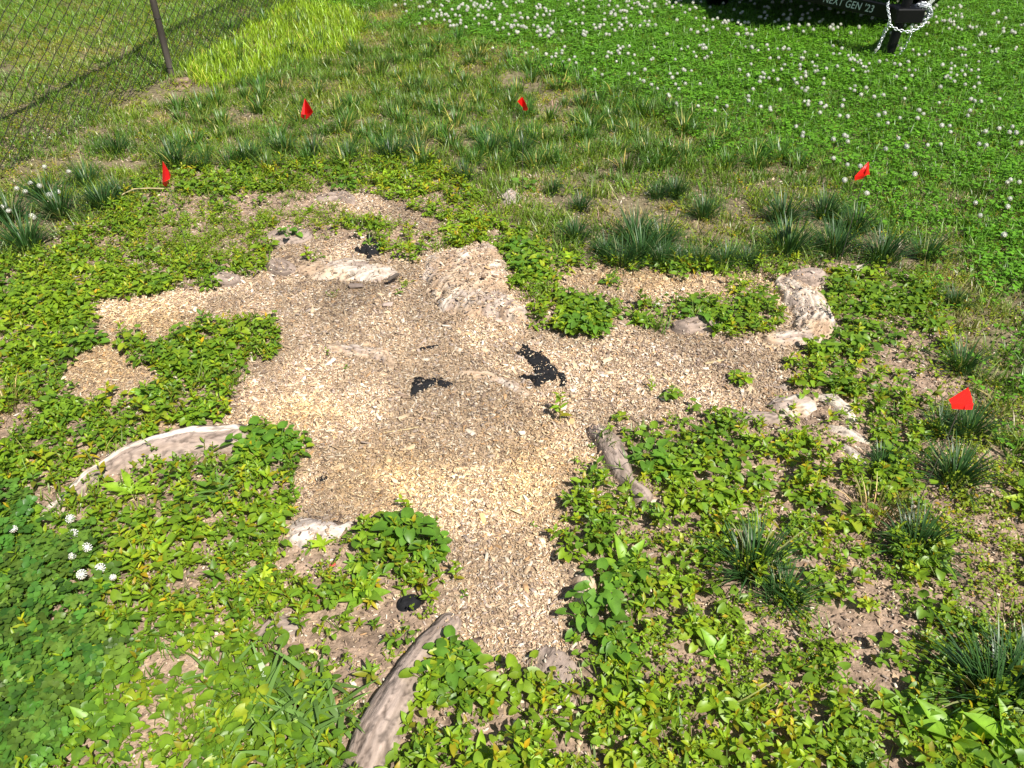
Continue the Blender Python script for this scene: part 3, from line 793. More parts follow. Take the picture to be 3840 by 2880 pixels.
BT = [  # u, v of the base, size, label
 (1385,560,1.0,'tall dark grass tuft standing highest, right of the leafy clump behind the chips'),
 (1345,575,.8,'dark grass tuft leaning left below the tallest tuft'),
 (1430,575,.85,'dark spiky tuft at the right foot of the tallest tuft'),
 (1370,525,1.15,'rear half of the tallest dark grass clump'),
 (1425,530,1.0,'rear right half of the tallest dark grass clump'),
 (1310,555,.7,'small dark tuft at the left end of the grass row behind the chips'),
 (1515,575,.8,'dark tuft in the middle of the grass row behind the chips'),
 (1570,575,.75,'dark tuft second from the right end of the grass row'),
 (1620,572,.7,'dark tuft at the right end of the grass row'),
 (1470,578,.7,'dark tuft between the tallest one and the row middle'),
 (1243,520,.8,'open spiky tuft alone in the bare patch left of the tallest tuft'),
 (1192,418,.6,'small dense tuft in the bare patch below the upper middle flag'),
 (1255,455,.7,'rounded small leaved tuft above the open spiky one'),
 (1005,390,.8,'bluish tuft at the top edge of the leafy weeds near centre'),
 (1700,548,1.05,'broad dark tuft left of the pair behind the root knob'),
 (1800,548,1.05,'broad dark tuft behind the round root knob'),
 (1690,480,1.1,'large dark tuft below left of the right rear flag'),
 (1780,470,1.0,'large dark tuft just below the right rear flag'),
 (1850,500,.95,'long bladed tuft right of the broad dark pair'),
 (1905,565,1.0,'long bladed tuft at the top of the right weed patch'),
 (2000,560,.95,'leaning long bladed tuft right of the right weed patch'),
 (1520,470,.8,'dark tuft among dry grass above the grass row'),
 (1460,425,.8,'dark tuft above the bare strip behind the row'),
 (1420,430,.7,'smaller dark tuft left of the one above the bare strip'),
 (375,360,1.05,'large dark tuft right behind the left flag'),
 (530,352,.95,'dark tuft at the weeds edge right of the left flag'),
 (440,365,.7,'small dark tuft between the two by the left flag'),
 (680,335,.9,'dark tuft below the upper left flag'),
 (620,330,.8,'dark tuft left of the one below the upper left flag'),
 (755,345,.8,'dark tuft right of the one below the upper left flag'),
 (845,345,1.0,'bold dark tuft between the two upper flags at the weeds edge'),
 (900,330,.7,'low dark tuft right of the bold one'),
 (1060,330,.8,'dark tuft left below the upper middle flag'),
 (1130,335,.9,'dark tuft right below the upper middle flag'),
 (255,330,.9,'dark tuft near the fence left of the left flag'),
 (60,540,1.25,'tall dark tuft rising by the left edge above the weeds'),
 (25,480,1.1,'tall dark tuft cut by the left edge'),
 (130,470,1.1,'dark tuft beside the dry stalk at left'),
 (225,450,1.0,'dark tuft just under the dry stalk'),
 (190,400,.95,'dark tuft behind the dry stalk'),
 (260,430,.9,'dark tuft at the bend of the dry stalk'),
 (100,430,1.0,'dark tuft near the white blossoms at left'),
 (2075,800,.9,'stiff dark tuft alone on bare soil at right'),
 (2030,940,.85,'dark tuft under the right front flag'),
 (2090,940,.9,'dark tuft spreading right below the right front flag'),
 (2060,1045,1.1,'big loose dark tuft below the right front flag'),
 (1905,1020,.65,'small dark tuft right of the lowest white root'),
 (1975,1190,1.0,'dark tuft on bare soil below the straw coloured grass'),
 (1625,1235,1.2,'large dark tuft in the right weeds, upper of two'),
 (1690,1300,.85,'dark tuft just below the large one in the right weeds'),
 (2150,1520,1.3,'large dark tuft by the lower right edge'),
 (2205,1480,1.1,'dark tuft cut by the lower right edge'),
 (2060,660,.6,'thin dark tuft above the stiff right one'),
]
for i, (u, v, s, lb) in enumerate(BT):
    place('grass_tuft', TUF[i % 7], u, v, s * R(.92, 1.08) * (.84 if v > 700 else 1), lb, 'grass tuft', G_T)
# plain small tufts that nothing tells apart, out in the lawn
cand = 0
pts = []
while cand < 230:
    uu = R(380, 1750); vv = 40 + 330 * R(0, 1) ** .8
    lim = np.interp(vv, [0, 60, 200, 400], [900, 1000, 1400, 1850])
    if uu > lim or uu < 560 - vv * .9: cand += 0 ; continue
    if any(abs(uu - a) < 22 and abs(vv - b) < 9 for a, b in pts): cand += .1; continue
    pts.append((uu, vv)); cand += 1
for i, (uu, vv) in enumerate(pts):
    reg = ('behind the two upper flags' if vv < 210 else 'around the upper flags') if uu < 1150 else ('right of the upper middle flag' if vv > 200 else 'by the blossom patch')
    place('lawn_tuft', TUFS[i % 7], uu, vv, R(.75, 1.35), 'small plain grass tuft in the patchy lawn ' + reg, 'grass tuft', 'small tufts in the lawn ' + reg)
me = new_mesh('straw_tuft', *[(lambda T: (T[0], T[1], np.clip(T[2] * np.array([.24, .22, .06]), 0, .9)))(T_tuft(90, .05, .12, .0026, .9))][0], True, [M_GRASS])
place('straw_tuft', me, 1890, 1120, 1.1, 'straw coloured fine grass tuft in the right weeds', 'grass tuft')
place('straw_tuft', me, 20, 885, 1.0, 'straw coloured grass tuft at the left edge above the curved root', 'grass tuft')

# broad bladed grass, lower left
def T_broad(n, L, W):
    P = []
    for i in range(n):
        a = R(0, 6.28)
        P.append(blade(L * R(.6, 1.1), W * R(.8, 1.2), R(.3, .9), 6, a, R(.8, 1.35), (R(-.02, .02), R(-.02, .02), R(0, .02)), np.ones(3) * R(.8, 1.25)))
    return join(P)
BRD = [new_mesh('broad_grass', T[0], T[1], np.clip(T[2] * np.array([.15, .27, .055]), 0, .9), True, [M_GRASS]) for T in [T_broad(13, .12, .011) for _ in range(5)]]
for i, (uu, vv, lb) in enumerate([(600,1470,'broad bladed grass clump sprawling left of the bottom root, upper left one'),(690,1480,'broad bladed grass clump reaching toward the bottom root, topmost'),
    (560,1540,'broad bladed grass clump in the bright leaves at lower left'),(650,1560,'broad bladed grass clump in the middle of the sprawling blades'),
    (740,1545,'broad bladed grass clump right beside the bottom root'),(620,1620,'broad bladed grass clump at the bottom edge'),(700,1630,'broad bladed grass clump at the bottom edge next to the root'),
    (490,1470,'broad bladed grass clump at the left end of the sprawling blades'),(470,1075,'coarse grass clump under the curved root end'),
    ]):
    place('broad_grass', BRD[i % 5], uu, vv, R(.85, 1.15), lb, 'grass clump', 'broad bladed grass at lower left' if i < 8 else None)

# ------------------------------------------------------------------ single plants standing in the chips
def plant_mesh(T, c, name):
    return new_mesh(name, T[0], T[1], np.clip(T[2] * np.array(c), 0, .9), True, [M_LEAF])
SPROUT = [plant_mesh(T_smart(11, R(.06, .09), .034, .013, .5), (.20, .34, .022), 'sprout') for _ in range(4)]
SEED = [plant_mesh(T_smart(5, .03, .024, .011, .2), (.15, .29, .03), 'seedling') for _ in range(4)]
VIO = [plant_mesh(T_violet(13, .055, .031), (.12, .26, .025), 'violet_plant') for _ in range(4)]
BIGR = [plant_mesh(T_rosette(9, .095, .035), (.22, .40, .035), 'rosette_plant') for _ in range(3)]
for i, (uu, vv, s, lb) in enumerate([(1210,912,1.3,'upright yellow green sprout just below the largest fabric scrap'),(1408,848,.7,'small sprout in the chips left of the low seedling clump'),
    (885,570,1.2,'tallest leafy sprout at the back rim beside the crumpled fabric'),(865,560,1.0,'leafy sprout touching the crumpled fabric'),(905,572,.9,'reddish tipped sprout right of the tallest back rim sprout'),
    (1318,935,.7,'small sprout at the head of the pinkish root'),(1310,1050,1.0,'yellow sprout over the middle of the pinkish root'),(1455,868,.7,'sprout in the low seedling clump right of centre'),
    (500,735,1.1,'yellow tipped sprout atop the left leaf clump'),(460,760,1.1,'sprout at the left end of the left leaf clump'),(1265,715,1.0,'sprout at the right end of the middle leaf clump'),
    (780,1165,1.2,'reddish sprout over the flat grey root slab'),(985,1258,.8,'small sprout alone in the chip tongue'),(940,1300,.9,'round leaved sprout by the round fabric wad')]):
    place('weed_sprout', SPROUT[i % 4], uu, vv, s, lb, 'weed')
for i, (uu, vv, s, lb) in enumerate([(862,638,1.0,'tiny yellow seedling in the rear chips'),(708,765,.8,'tiny seedling above the half buried ridge'),(752,798,.7,'tiny round seedling below the half buried ridge'),
    (1336,625,1.2,'seedling in the yellow chips before the grass row'),(1195,640,.9,'seedling at the edge of the tall leafy clump'),(1400,655,.9,'seedling left of the pale chip'),(1275,970,.7,'seedling beside the chip edge near the pinkish root'),
    (1155,1138,.6,'tiny seedling in the lower chips'),(700,560,1.0,'flat seedling pair behind the rear chips'),(1490,890,.8,'seedling above the right weeds'),(165,840,1.2,'round leaf seedling in the far left chips'),
    (275,765,1.4,'grey green seedling cluster in the left chips'),(245,850,1.2,'seedling group at the lower left chips'),(590,700,.6,'seedling at the top of the left leaf clump'),(1240,1000,.6,'seedling left of the pinkish root'),
    (880,1250,.8,'seedling under the yellow leaved violet'),(1000,1290,.7,'seedling beside the light grass sprig')]):
    place('seedling', SEED[i % 4], uu, vv, s, lb, 'seedling')
for i, (uu, vv, s, lb) in enumerate([(600,980,1.3,'dark violet clump at the right end of the curved root, front plant'),(540,965,1.2,'dark violet clump at the right end of the curved root, left plant'),(630,965,1.0,'dark violet clump jutting into the chips'),
    (1395,1000,1.1,'violet plant with big leaves right of the pinkish root'),(1420,1025,.9,'lower violet plant right of the pinkish root'),(1145,590,1.2,'large violet plant in the tall clump behind the stump'),(1120,545,1.1,'rear violet plant in the tall clump behind the stump'),
    (1250,715,1.1,'violet plant in the middle leaf clump on the chips'),(1290,720,.9,'violet plant at the right of the middle leaf clump'),(1500,690,1.1,'violet plant in the right leaf clump on the chips'),(1545,700,1.1,'biggest leaved violet above the brown domed knob'),
    (880,1160,1.3,'yellow leaved violet at the lower chips edge'),(925,1190,1.0,'violet with one big round leaf at the lower chips edge'),(1290,1290,1.2,'violet plant beside the split root stub'),(1270,1340,1.2,'violet plant below the split root stub'),
    (1330,1400,1.0,'violet plant on dark soil below the split stub'),(745,410,1.3,'big leaved plant at the edge of the bare path'),(200,745,1.1,'violet plant at the left tip of the chips'),(630,510,1.0,'violet plant above the root knobs'),
    (1135,410,1.0,'lone violet plant in the rear bare patch'),(975,1440,1.1,'violet plant right of the bottom root')]):
    place('violet_plant', VIO[i % 4], uu, vv, s, lb, 'violet')
for i, (uu, vv, s, lb) in enumerate([(430,905,.9,'light rosette above the right end of the curved root'),(205,1575,1.0,'large light rosette in the lower left clover'),(2060,1600,1.1,'light rosette at the bottom right'),(2170,1620,1.2,'large light rosette in the bottom right corner'),
    (1960,1545,.8,'light rosette left of the bottom right pair'),(330,1195,.6,'light rosette below the curved root'),(1545,1420,.7,'tall leaved rosette in the right lower weeds'),(790,1290,.8,'bright rosette beside the red petal'),(15,1010,.9,'light rosette at the left edge')]):
    place('rosette_plant', BIGR[i % 3], uu, vv, s, lb, 'rosette weed')

# ------------------------------------------------------------------ white clover blossoms
def blossom():
    P = []
    V = []; F = []
    for i in range(5):
        for j in range(8):
            p = math.pi * (i + .3) / 4.6; V.append((.0068 * math.sin(p) * math.cos(j * .785), .0068 * math.sin(p) * math.sin(j * .785), .006 * math.cos(p)))
    for i in range(4):
        for j in range(8): F.append((i * 8 + j, (i + 1) * 8 + j, (i + 1) * 8 + (j + 1) % 8, i * 8 + (j + 1) % 8))
    F.append((0, 1, 2, 3)); F.append((0, 3, 4, 7)); F.append((4, 5, 6, 7))
    P.append((np.array(V), np.array(F), np.tile(np.array([.9, .88, .80]), (40, 1))))
    n = 46
    for i in range(n):
        t = (i + .5) / n; ph = math.acos(1 - 1.75 * t); a = i * 2.39996
        d = np.array([math.sin(ph) * math.cos(a), math.sin(ph) * math.sin(a), math.cos(ph)])
        L, W = .0066, .0038
        side = np.cross(d, (0, 0, 1.0)); side = side / (np.linalg.norm(side) + 1e-6); up = np.cross(side, d)
        b = d * .004; tip = d * (.004 + L) + up * .0006
        V = np.array([b - side * W * .3, b + side * W * .3, tip + side * W * .5, tip - side * W * .5, b * .9 - up * .001, tip - up * .0016])
        F = np.array([(0, 1, 2, 3), (0, 3, 5, 4), (1, 4, 5, 2)])
        c = np.array([.9, .89, .82]) if t < .8 else np.array([.62, .52, .42])
        C = np.tile(c * R(.85, 1.1), (6, 1)); C[:2] *= np.array([.85, .9, .75]); C[4] *= .85
        P.append((V, F, C))
    return join(P)
HEADS = [blossom() for _ in range(3)]
HM = [new_mesh('flower_head', h[0], h[1], np.clip(h[2], 0, .9), False, [M_PETAL]) for h in HEADS]
st = stemT((0, 0, -.075), (0, 0, .002), .0009, (.1, .2, .03))
SM = new_mesh('stem', st[0], st[1], st[2], True, [M_GRASS])
def one_blossom(u, v, s, label, group, hgt=.075):
    gxp, gyp = d2g(u, v, hgt)
    gxp, gyp = float(gxp), float(gyp)
    zg = float(surf(np.array([gxp]), np.array([gyp]))[0])
    e = bpy.data.objects.new('clover_blossom', None); COL.objects.link(e); e.location = (gxp, gyp, zg + hgt)
    e.empty_display_size = .01
    tag(e, label, 'blossom', group)
    hd = link('flower_head', HM[int(rng.integers(0, 3))], e); hd.scale = (s, s, s); hd.rotation_euler = (R(-.3, .3), R(-.3, .3), R(0, 6))
    s_ = link('stem', SM, e); s_.scale = (1, 1, (hgt + .004) / .075)
for uu, vv, s, lb in [(150,1117,1.15,'white clover blossom just below the tip of the curved root'),(157,1150,1.25,'white clover blossom second below the curved root tip'),(26,1138,1.0,'white clover blossom nearest the left edge above the clover carpet'),
    (188,1182,1.2,'white clover blossom in the centre of the lower left group'),(217,1228,1.2,'white clover blossom rightmost of the lower left group'),(176,1240,1.2,'white clover blossom lowest of the lower left group'),(155,1200,.9,'faded brownish clover blossom in the lower left group'),
    (245,1250,.8,'small faded clover blossom right of the lower left group')]:
    one_blossom(uu, vv, s, lb, 'clover blossoms at lower left', .06)
for uu, vv in [(38,412),(57,420),(68,402),(88,408),(108,425),(127,419),(8,450),(20,458),(70,470),(74,473),(150,375),(98,365)]:
    one_blossom(uu, vv, 1.1, 'white clover blossom standing in the dark tufts left of the left flag', 'clover blossoms by the left flag', .09)
# lawn blossoms: density follows the photo
n = 6000
x, y = rng.uniform(-2, 6.5, n), rng.uniform(3.0, 10.2, n)
u, v = g2d(x, y)
edge = np.interp(v, [0, 40, 90, 150, 250, 330, 430, 600, 760, 1000], [820, 900, 1020, 1250, 1560, 1700, 1900, 2060, 2130, 2260])
inb = sst(-40, 60, u - edge + (fbm(x, y, 2, 160) - .5) * 160)
cl_ = sst(.42, .62, fbm(x, y, 3.2, 170, 3))
pr = inb * (.14 + .5 * cl_) * np.where(v < 170, 1.15, np.interp(v, [170, 450, 800], [.8, .38, .2]))
pr *= np.where((u > 2010) & (v < 60), .5, 1)
pr = np.maximum(pr, zone(u, v, [(1000,45,150,50),(1130,70,180,40),(1280,95,150,40)]) * .75)
m = (rng.random(n) < pr) & (v < 900) & (v > -60) & (u > 600) & (u < 2300)
x, y, u, v = x[m], y[m], u[m], v[m]
od = np.argsort(y)
inv = (u[od] > 0) & (u[od] < 2212) & (v[od] > 0)
ind = od[inv][:280]; rest = np.setdiff1d(np.arange(len(x)), ind)
for i in ind:
    reg = 'right of the upper middle flag' if u[i] < 1830 and v[i] > 140 else ('in front of the trailer' if v[i] < 260 and u[i] < 2000 else ('at the right edge' if v[i] < 420 else 'low down near the right rear flag'))
    one_blossom(u[i], v[i], R(1.0, 1.4), 'round white clover blossom in the lush lawn ' + reg, 'clover blossoms ' + reg, R(.06, .1))
zz = rng.uniform(.05, .09, len(rest))
keepf = FEATS; FEATS = []
scatter('clover_blossoms', HEADS, x[rest], y[rest], rng.uniform(1.2, 1.6, len(rest)), np.ones((len(rest), 3)), M_PETAL, 'countless white clover blossoms in the far lawn', .1, .08, False)
FEATS = keepf

# ------------------------------------------------------------------ marker flags
M_FLAG = mat('red_vinyl', (.78, .012, .010), .38, spec=.45, trans=.22, transcol=.7, bump=.0004, bscale=60)
M_WIRE = mat('wire', (.16, .15, .14), .45, metal=.6)
def tube(pts, r, n=6, cap=True):
    pts = [np.array(p, float) for p in pts]; V = []; F = []
    rs = r if hasattr(r, '__len__') else [r] * len(pts)
    for i, p in enumerate(pts):
        d = pts[min(i + 1, len(pts) - 1)] - pts[max(i - 1, 0)]; d /= np.linalg.norm(d) + 1e-12
        a = np.cross(d, (0, 0, 1) if abs(d[2]) < .9 else (1, 0, 0)); a /= np.linalg.norm(a); b = np.cross(d, a)
        for k in range(n):
            t = 2 * math.pi * k / n; V.append(p + rs[i] * (math.cos(t) * a + math.sin(t) * b))
    for i in range(len(pts) - 1):
        for k in range(n):
            F.append((i * n + k, i * n + (k + 1) % n, (i + 1) * n + (k + 1) % n, (i + 1) * n + k))
    return np.array(V), np.array(F), np.ones((len(V), 3))
def un(u, v, depth_y):
    """point seen at full-size pixel u, v on the upright plane at distance depth_y"""
    cx, cy = (u - 1920) / FPX, (1440 - v) / FPX
    t = depth_y / (CS + cy * SN)
    return np.array([cx * t, depth_y, H0 + t * (-SN + cy * CS)])
def flag(base_y, topuv, polys, label, lean=0.0):
    """polys: faces of the folded vinyl, each vertex (u, v, forward offset in m)"""
    tp = un(topuv[0], topuv[1], base_y)
    e = bpy.data.objects.new('marker_flag', None); COL.objects.link(e)
    bx = tp[0] - lean; zb = float(surf(np.array([bx]), np.array([base_y]))[0])
    e.location = (bx, base_y, zb); e.empty_display_size = .02
    tag(e, label, 'marker flag', 'red marker flags on wires')
    V, F, _ = tube([(0, 0, -.02), (lean * .5, 0, (tp[2] - zb) * .5), (lean, 0, tp[2] - zb)], .0013, 5)
    link('wire', new_mesh('wire', V, F, None, True, [M_WIRE]), e)
    me = bpy.data.meshes.new('flag'); vs, fs = [], []
    idx = {}
    for pl in polys:
        f = []
        for p in pl:
            if p not in idx:
                idx[p] = len(vs); q = un(p[0], p[1], base_y - p[2]); vs.append((q[0] - bx, q[1] - base_y, q[2] - zb))
            f.append(idx[p])
        fs.append(f)
    me.from_pydata(vs, [], fs); me.update(); me.materials.append(M_FLAG)
    o = link('flag', me, e)
    bv = o.modifiers.new('b', 'SUBSURF'); bv.subdivision_type = 'SIMPLE'; bv.levels = bv.render_levels = 2
    sd = o.modifiers.new('s', 'SOLIDIFY'); sd.thickness = .0005; sd.offset = 0
A, B, Cc, D_, E = (1143,368,0.0), (1148,452,.0), (1174,417,.045), (1128,438,.03), (1129,427,.034)
flag(3.79, (1147, 372), [[A, (1142,430,.03), E], [E, (1142,430,.03), (1141,448,.01), D_], [A, Cc, (1158,424,.01), (1147,430,-.0)], [A, (1147,430,0.), (1142,430,.03)], [(1147,430,0.), (1158,424,.01), (1152,446,.005), (1146,448,.0)], [Cc, (1172,424,.04), (1152,446,.005), (1158,424,.01)]],
     'red flag on a wire at upper left, folded like a tent')
flag(3.79, (1962, 366), [[(1959,363,0.), (1940,380,.04), (1959,402,.0)], [(1959,363,0.), (1959,402,0.), (1961,414,.004), (1972,416,.02), (1981,410,.03), (1971,386,.02)]],
     'small red flag on a wire at upper middle, split by a fold')
flag(2.97, (610, 605), [[(610,604,0.), (609,685,.01), (618,682,.035), (637,671,.03), (632,640,.02)], [(609,685,.01), (611,694,.0), (620,700,-.01), (627,697,-.01), (634,676,.02), (618,682,.035)], [(632,640,.02), (637,671,.03), (641,656,-.01), (636,646,-.01)]],
     'narrow red flag on a wire by the dry stalk at left')
flag(2.97, (3256, 608), [[(3255,607,0.), (3205,661,.045), (3240,662,.015), (3248,640,.03)], [(3205,661,.045), (3205,677,.04), (3240,668,.0), (3240,662,.015)], [(3255,607,0.), (3248,640,.03), (3240,662,.015), (3254,655,.0), (3262,655,-.02), (3259,640,-.01)], [(3259,607,-.003), (3255,607,0.), (3259,640,-.01)]],
     'red flag on a wire at right, swept to a low left corner')
flag(1.49, (3634, 1452), [[(3632,1452,0.), (3557,1499,.04), (3567,1515,.04), (3592,1516,.028)], [(3632,1452,0.), (3592,1516,.028), (3619,1518,.012), (3647,1512,.0), (3646,1497,-.005), (3638,1470,-.005)], [(3567,1515,.04), (3569,1533,.035), (3617,1536,.014), (3619,1518,.012), (3592,1516,.028)], [(3619,1518,.012), (3617,1536,.02), (3646,1536,.004), (3651,1512,.0), (3647,1512,.0)]],
     'largest red flag, at the right edge in front')

# ------------------------------------------------------------------ chain link fence
M_POST = mat('weathered_post', (.085, .072, .06), .6, metal=.25, vary=.5, vscale=25, bump=.001, bscale=90, stretch=(1, 1, .15))
M_LINK = mat('galvanised_wire', (.045, .04, .034), .42, spec=.5, vary=.6, vscale=4)
fe = bpy.data.objects.new('chain_link_fence', None); COL.objects.link(fe); fe.location = (-2.59, 6.05, 0)
tag(fe, 'dark weathered chain link fence with round posts at upper left', 'fence')
fd = np.array([.109, 1.0, 0]); fd /= np.linalg.norm(fd)
V, F, o = [], [], 0
nw = 0
for k in range(-62, 80):
    s0 = k * .0722
    zs = np.arange(0, 34) * .0365 + .01
    pts = []
    for j, zc in enumerate(zs):
        pts.append(fd * (s0 + (.0361 if (j + k) % 2 else -.0361) + R(-.0015, .0015)) + np.array([(.003 if j % 2 else -.003), 0, zc]))
    v_, f_, _ = tube(pts, .0029, 4)
    bul = .03 * np.exp(-((v_[:, 2] - .12) / .25) ** 2) * (vn(np.full(len(v_), s0), v_[:, 2] * 0, 1.5, 190) - .3)
    v_[:, 0] += bul
    V.append(v_); F.append(f_ + o); o += len(v_)
gzf = gz(np.array([-2.59]), np.array([6.05]))[0]
link('chain_link_mesh', new_mesh('chain_link_mesh', np.vstack(V), np.vstack(F), None, True, [M_LINK]), fe)
for sp in (-2.77, 0, 2.77, 5.5):
    v_, f_, _ = tube([fd * sp + np.array([.035, 0, -.1]), fd * sp + np.array([.035, 0, .5]), fd * sp + np.array([.035, 0, 1.22])], .024, 14)
    pst = link('post', new_mesh('post', v_, f_, None, True, [M_POST]), fe)
    for zt in (.08, .42, .8, 1.1):
        ring = [fd * sp + np.array([.035 + .0262 * math.cos(t), .0262 * math.sin(t), zt + .004 * math.sin(t * 2)]) for t in np.linspace(0, 2 * math.pi, 15)]
        v_, f_, _ = tube(ring, .0022, 5)
        link('tie_wire', new_mesh('tie_wire', v_, f_, None, True, [M_LINK]), pst)
v_, f_, _ = tube([fd * s + np.array([.035, 0, 1.235]) for s in np.linspace(-4.5, 6, 12)], .027, 12)
link('top_rail', new_mesh('top_rail', v_, f_, None, True, [M_POST]), fe)

# ------------------------------------------------------------------ trailer
M_BLK = mat('black_paint', (.004, .004, .0045), .38, spec=.25, vary=.3, vscale=12, bump=.0004, bscale=80)
M_WHT = mat('white_lettering', (.75, .78, .78), .5)
M_CHR = mat('zinc_chain', (.75, .78, .8), .3, metal=.6, vary=.3, vscale=60)
M_TAPE = mat('reflective_tape', (.62, .64, .62), .35, vary=.2, vscale=90)
tr = bpy.data.objects.new('utility_trailer', None); COL.objects.link(tr); tr.location = (3.07, 6.60, 0)
tag(tr, 'black trailer tongue with chains and jack at the top right', 'trailer')
def boxm(name, c, d, wdt, hgt, L, m, parent, bevel=.004):
    """beam starting at c running along d"""
    d = np.array(d, float); d /= np.linalg.norm(d); s = np.cross(d, (0, 0, 1)); s /= np.linalg.norm(s); up = np.cross(s, d)
    vs = []
    for q in (0, L):
        for a, b in ((-1, -1), (1, -1), (1, 1), (-1, 1)):
            vs.append(np.array(c) + d * q + s * a * wdt / 2 + up * b * hgt / 2)
    me = bpy.data.meshes.new(name)
    me.from_pydata([tuple(p) for p in vs], [], [(0, 3, 2, 1), (4, 5, 6, 7), (0, 1, 5, 4), (1, 2, 6, 5), (2, 3, 7, 6), (3, 0, 4, 7)])
    me.update(); me.materials.append(m)
    ob = link(name, me, parent)
    b = ob.modifiers.new('b', 'BEVEL'); b.width = bevel; b.segments = 2
    return ob, d, s, up
lb, ld, ls, lu = boxm('tongue_beam', (-.10, .02, .345), (-.49, .87, 0), .05, .10, 1.3, M_BLK, tr)
rb, rd, rs, ru = boxm('tongue_beam', (.10, .02, .345), (.54, .84, 0), .05, .10, 1.25, M_BLK, tr)
boxm('coupler', (-.0, -.12, .345), (0, 1, 0), .22, .105, .20, M_BLK, tr, .012)
# lettering on the left beam's outer face
fc = bpy.data.curves.new('lettering', 'FONT'); fc.body = "NEXT GEN '23"; fc.size = .078; fc.extrude = .0008; fc.align_x = 'RIGHT'; fc.space_character = 1.05; fc.shear = .25
ft = bpy.data.objects.new('lettering', fc); COL.objects.link(ft)
from mathutils import Matrix
xd = Vector(tuple(-ld)); 
nrm = Vector(tuple(ls)) if ls[1] < 0 else Vector(tuple(-ls))
zd = nrm; yd = zd.cross(xd)
if yd.z < 0: xd = -xd; yd = -yd
p0 = Vector((-.10, .02, .345)) + Vector(tuple(ld)) * .14 + nrm * .0262 + Vector((0, 0, -.024))
bpy.context.view_layer.update()
dg = bpy.context.evaluated_depsgraph_get()
mt = bpy.data.meshes.new_from_object(ft.evaluated_get(dg)); bpy.data.objects.remove(ft)
mt.materials.clear(); mt.materials.append(M_WHT)
ft = link('lettering', mt, lb)
ft.matrix_local = Matrix.Translation(p0) @ Matrix((tuple(xd), tuple(yd), tuple(zd))).transposed().to_4x4()
for k in range(5):
    c = np.array([.10, .02, .345]) + rd * (.22 + .11 * k)
    sdir = rs if rs[0] > 0 else -rs
    boxm('reflector', c + sdir * .027, rd, .003, .05, .075, M_TAPE, rb, .0005)
# jack
v_, f_, _ = tube([(-.05, -.04, .0), (-.02, -.03, .33), (.02, -.01, .75)], .038, 14)
jk = link('jack', new_mesh('jack', v_, f_, None, True, [M_BLK]), tr)
v_, f_, _ = tube([(-.05, -.04, -.01), (-.05, -.04, .02)], [.045, .04], 12)
link('foot', new_mesh('foot', v_, f_, None, True, [M_BLK]), jk)
# safety chains
def chain(name, pts, r=.0038, lk=.03):
    pts = np.array(pts, float); seg = np.hypot(*[0, 0]) ; d = np.linalg.norm(np.diff(pts, axis=0), axis=1); S = np.concatenate([[0], np.cumsum(d)])
    n = int(S[-1] / (lk * .78)); V, F, o = [], [], 0
    for i in range(n):
        s = (i + .5) * lk * .78
        p = np.array([np.interp(s, S, pts[:, k]) for k in range(3)]); q = np.array([np.interp(min(s + .01, S[-1]), S, pts[:, k]) for k in range(3)]) - np.array([np.interp(max(s - .01, 0), S, pts[:, k]) for k in range(3)])
        q /= np.linalg.norm(q) + 1e-9
        a = np.cross(q, (0.3, .2, 1)); a /= np.linalg.norm(a); b = np.cross(q, a); a = a if i % 2 else b
        ring = [p + q * lk * .5 * math.cos(t) + a * lk * .30 * math.sin(t) for t in np.linspace(0, 2 * math.pi, 11)]
        v_, f_, _ = tube(ring, r, 5); V.append(v_); F.append(f_ + o); o += len(v_)
    link(name, new_mesh(name, np.vstack(V), np.vstack(F), None, True, [M_CHR]), tr)
chain('chain', [(-.13, .03, .42), (-.16, -.04, .40), (-.155, -.12, .33), (-.14, -.12, .28), (-.08, -.14, .25), (.0, -.15, .24), (.06, -.14, .25), (.12, -.12, .28), (.16, -.08, .34), (.15, -.0, .41), (.10, .0, .43)])
chain('chain', [(-.14, -.10, .30), (-.16, -.12, .22), (-.19, -.13, .13), (-.20, -.12, .08), (-.17, -.10, .12), (-.15, -.08, .26)], .003)
chain('chain', [(.04, -.10, .29), (.05, -.11, .2), (.03, -.1, .1), (-.0, -.08, .03), (-.03, -.07, .05)], .003)
# heap of chain wound on the coupler's right end
hp = []
for t in np.linspace(0, 5.5 * 2 * math.pi, 90):
    hp.append((.115 + .045 * math.cos(t) + .01 * math.sin(t * 3.3), -.06 + .05 * math.sin(t * .9), .36 + .05 * math.sin(t) + .01 * math.cos(t * 2.1)))
chain('chain', hp, .0042, .034)
# bed: deck and low walls (beyond the top edge, its shadow is what shows)
bed = [(-.85, .80, .40), (1.0, .80, .40)]
boxm('deck', (.05, .80, .44), (0, 1, 0), 1.72, .10, 2.6, M_BLK, tr)
boxm('side_panel', (-.80, .82, .66), (0, 1, 0), .04, .34, 2.5, M_BLK, tr)
boxm('side_panel', (.90, .82, .66), (0, 1, 0), .04, .34, 2.5, M_BLK, tr)
boxm('front_panel', (-.81, .815, .66), (1, 0, 0), .03, .335, 1.70, M_BLK, tr)
def wheel(x):
    v_, f_, _ = tube([(x - .09, 2.1, .32), (x - .085, 2.1, .32), (x + .085, 2.1, .32), (x + .09, 2.1, .32)], [.20, .32, .32, .20], 28)
    link('wheel', new_mesh('wheel', v_, f_, None, True, [M_BLK]), tr)
wheel(-1.0); wheel(1.1)
boxm('fender', (-1.0, 1.65, .70), (0, 1, 0), .24, .03, .9, M_BLK, tr)
boxm('fender', (1.1, 1.65, .70), (0, 1, 0), .24, .03, .9, M_BLK, tr)

